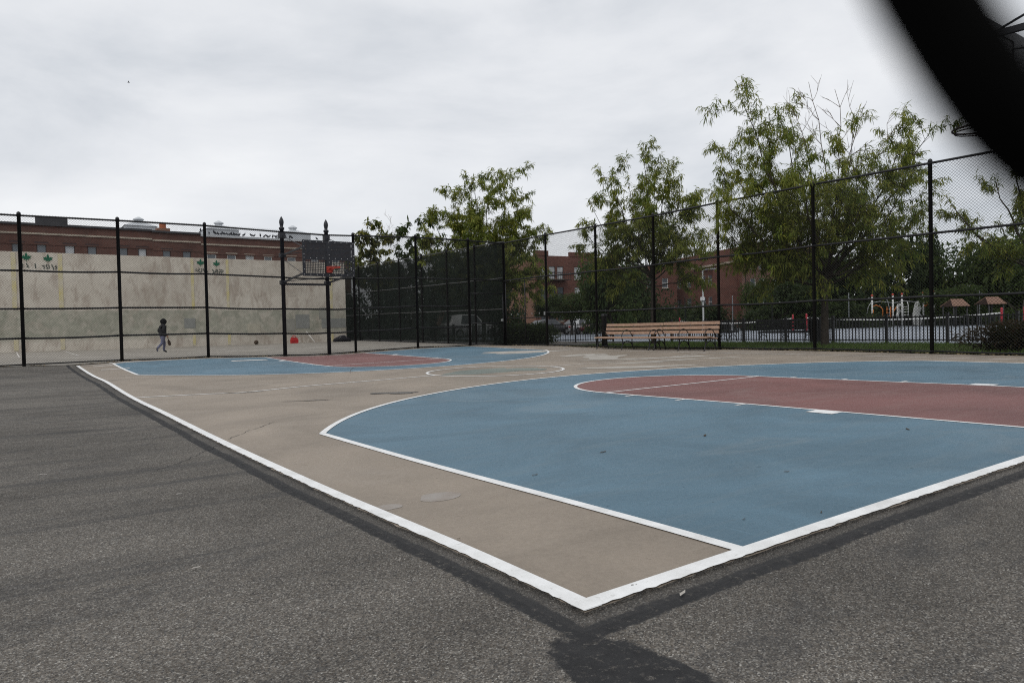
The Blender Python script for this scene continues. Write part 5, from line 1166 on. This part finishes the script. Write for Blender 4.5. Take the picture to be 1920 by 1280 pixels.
    m = MB(); m.tube([q(.045+.15*math.cos(a), .155*math.sin(a), .80+.01*math.sin(3*a)) for a in np.linspace(0, 2*PI, 15)], .02*s, 6, caps=False); m.build('jacket_hem', jk, root, True)
    for hp_ in (hand_p[0],):
        wd = mat('dark_wood', (.05, .032, .022), .6, .3, var=.3, scale=20); e_ = tag(empty('paddle', Vector((px_, py_, z0))+hp_), 'short dark paddle held in the hand of the walking person', 'paddle')
        d = (Fv*.22-U*.97).normalized(); m = MB(); m.tube([-d*.03, d*.16], .016, 7); m.build('handle', wd, e_, True)
        m = MB(); sdv = (Fv*.97+U*.22).normalized(); pr = [(.15, .02), (.20, .05), (.28, .062), (.36, .055), (.40, .02)]
        vv_ = [d*a+sdv*b_*sg+Lf*o_ for o_ in (-.008, .008) for sg, L2 in ((1, pr), (-1, pr[::-1])) for a, b_ in L2]
        m.add(vv_, [tuple(range(9, -1, -1)), tuple(range(10, 20))]+[(i, (i+1) % 10, 10+(i+1) % 10, 10+i) for i in range(10)]); m.build('blade', wd, e_)
person()

# ------------------------------------------------------------------ small litter on the court
tm_ = mat('dark_twig_bark', (.03, .024, .02), .9, .1, var=.3, scale=30); lf = mat('dead_leaf', (.06, .045, .03), .85, .15, var=.3, scale=30)
for k, (u, v, L_, a, lb) in enumerate(((1131, 847, .085, .2, 'small dark leaf lying on the blue paint near the three point arc side'), (1322, 816, .10, .6, 'small dark leaf on the blue paint left of the lane block'), (1003, 890, .06, .1, 'short dark twig on the blue paint close to the long corner line'),
        (1702, 804, .10, .7, 'small dark leaf on the blue paint below the red key'), (1188, 1097, .030, -.3, 'tiny dark twig on the tan paint close to the court corner'), (1540, 960, .035, .5, 'tiny dark crumb on the blue paint near the baseline'), (1395, 973, .03, .2, 'tiny dark crumb on the blue paint near the corner line end'), (860, 1010, .025, .2, 'tiny dark crumb on the tan paint beside the sideline'),
        (1475, 884, .05, -.3, 'short dark twig in the middle of the blue paint'), (1280, 1108, .06, .4, 'pale grey flake on the dark strip beside the baseline'), (368, 1060, .05, .3, 'pale flat flake on the asphalt left of the court'))):
    zc = .02; c = onZ(u, v, zc); c = onZ(u, v, g1(c[0], c[1])+.018); b = MB()
    mt_ = lf if k < 9 else M['pale']
    b.add([(-L_/2, 0, .001), (-L_*.2, L_*.13, .004), (L_*.25, L_*.10, .002), (L_/2, 0, .005), (L_*.2, -L_*.09, .001), (-L_*.25, -L_*.08, .004)], [(0, 1, 5), (1, 2, 4, 5), (2, 3, 4)])
    o = b.build('fallen_leaf' if k in (0, 1, 3) else 'fallen_twig' if k < 9 else 'paint_flake', mt_); o.location = (c[0], c[1], g1(c[0], c[1])+(.018 if k < 10 else .004)-(0 if k < 9 else .006)); o.rotation_euler = (0, 0, a); tag(o, lb, 'leaf' if k in (0, 1, 3) else 'twig' if k < 9 else 'flake')
    if k >= 9: o.location.z = g1(c[0], c[1])+.010

# ------------------------------------------------------------------ wrist cord hanging close to the lens, out of focus
cord = mat('black_woven_cord', (.002, .002, .002), .95, .05, var=.2, scale=900)
cp = [(1610, -330, .0355), (1640, -230, .0352), (1676, -140, .035), (1720, -46, .035), (1779, 57, .035), (1840, 152, .035), (1900, 229, .0352), (1975, 295, .0356), (2070, 350, .0362), (2200, 400, .037), (2320, 420, .0385), (2370, 360, .040), (2340, 260, .0405), (2250, 130, .0405), (2160, 10, .0405), (2060, -120, .040), (1940, -250, .0385), (1820, -350, .037), (1700, -400, .036), (1630, -385, .0356)]
pts = [Vector(map(float, dep(*c))) for c in cp]; n = len(pts); sm = []
for i in range(n):                                  # smooth closed loop
    a, b_, c, d = pts[i-1], pts[i], pts[(i+1) % n], pts[(i+2) % n]
    for k in range(4):
        t = k/4; sm.append(.5*((2*b_)+(c-a)*t+(2*a-5*b_+4*c-d)*t*t+(3*b_-a-3*c+d)*t**3))
m = MB(); m.tube(sm+[sm[0]], .0024, 12, caps=False); tag(m.build('wrist_cord', cord, None, True), 'black camera cord loop hanging out of focus in the top right corner', 'cord')
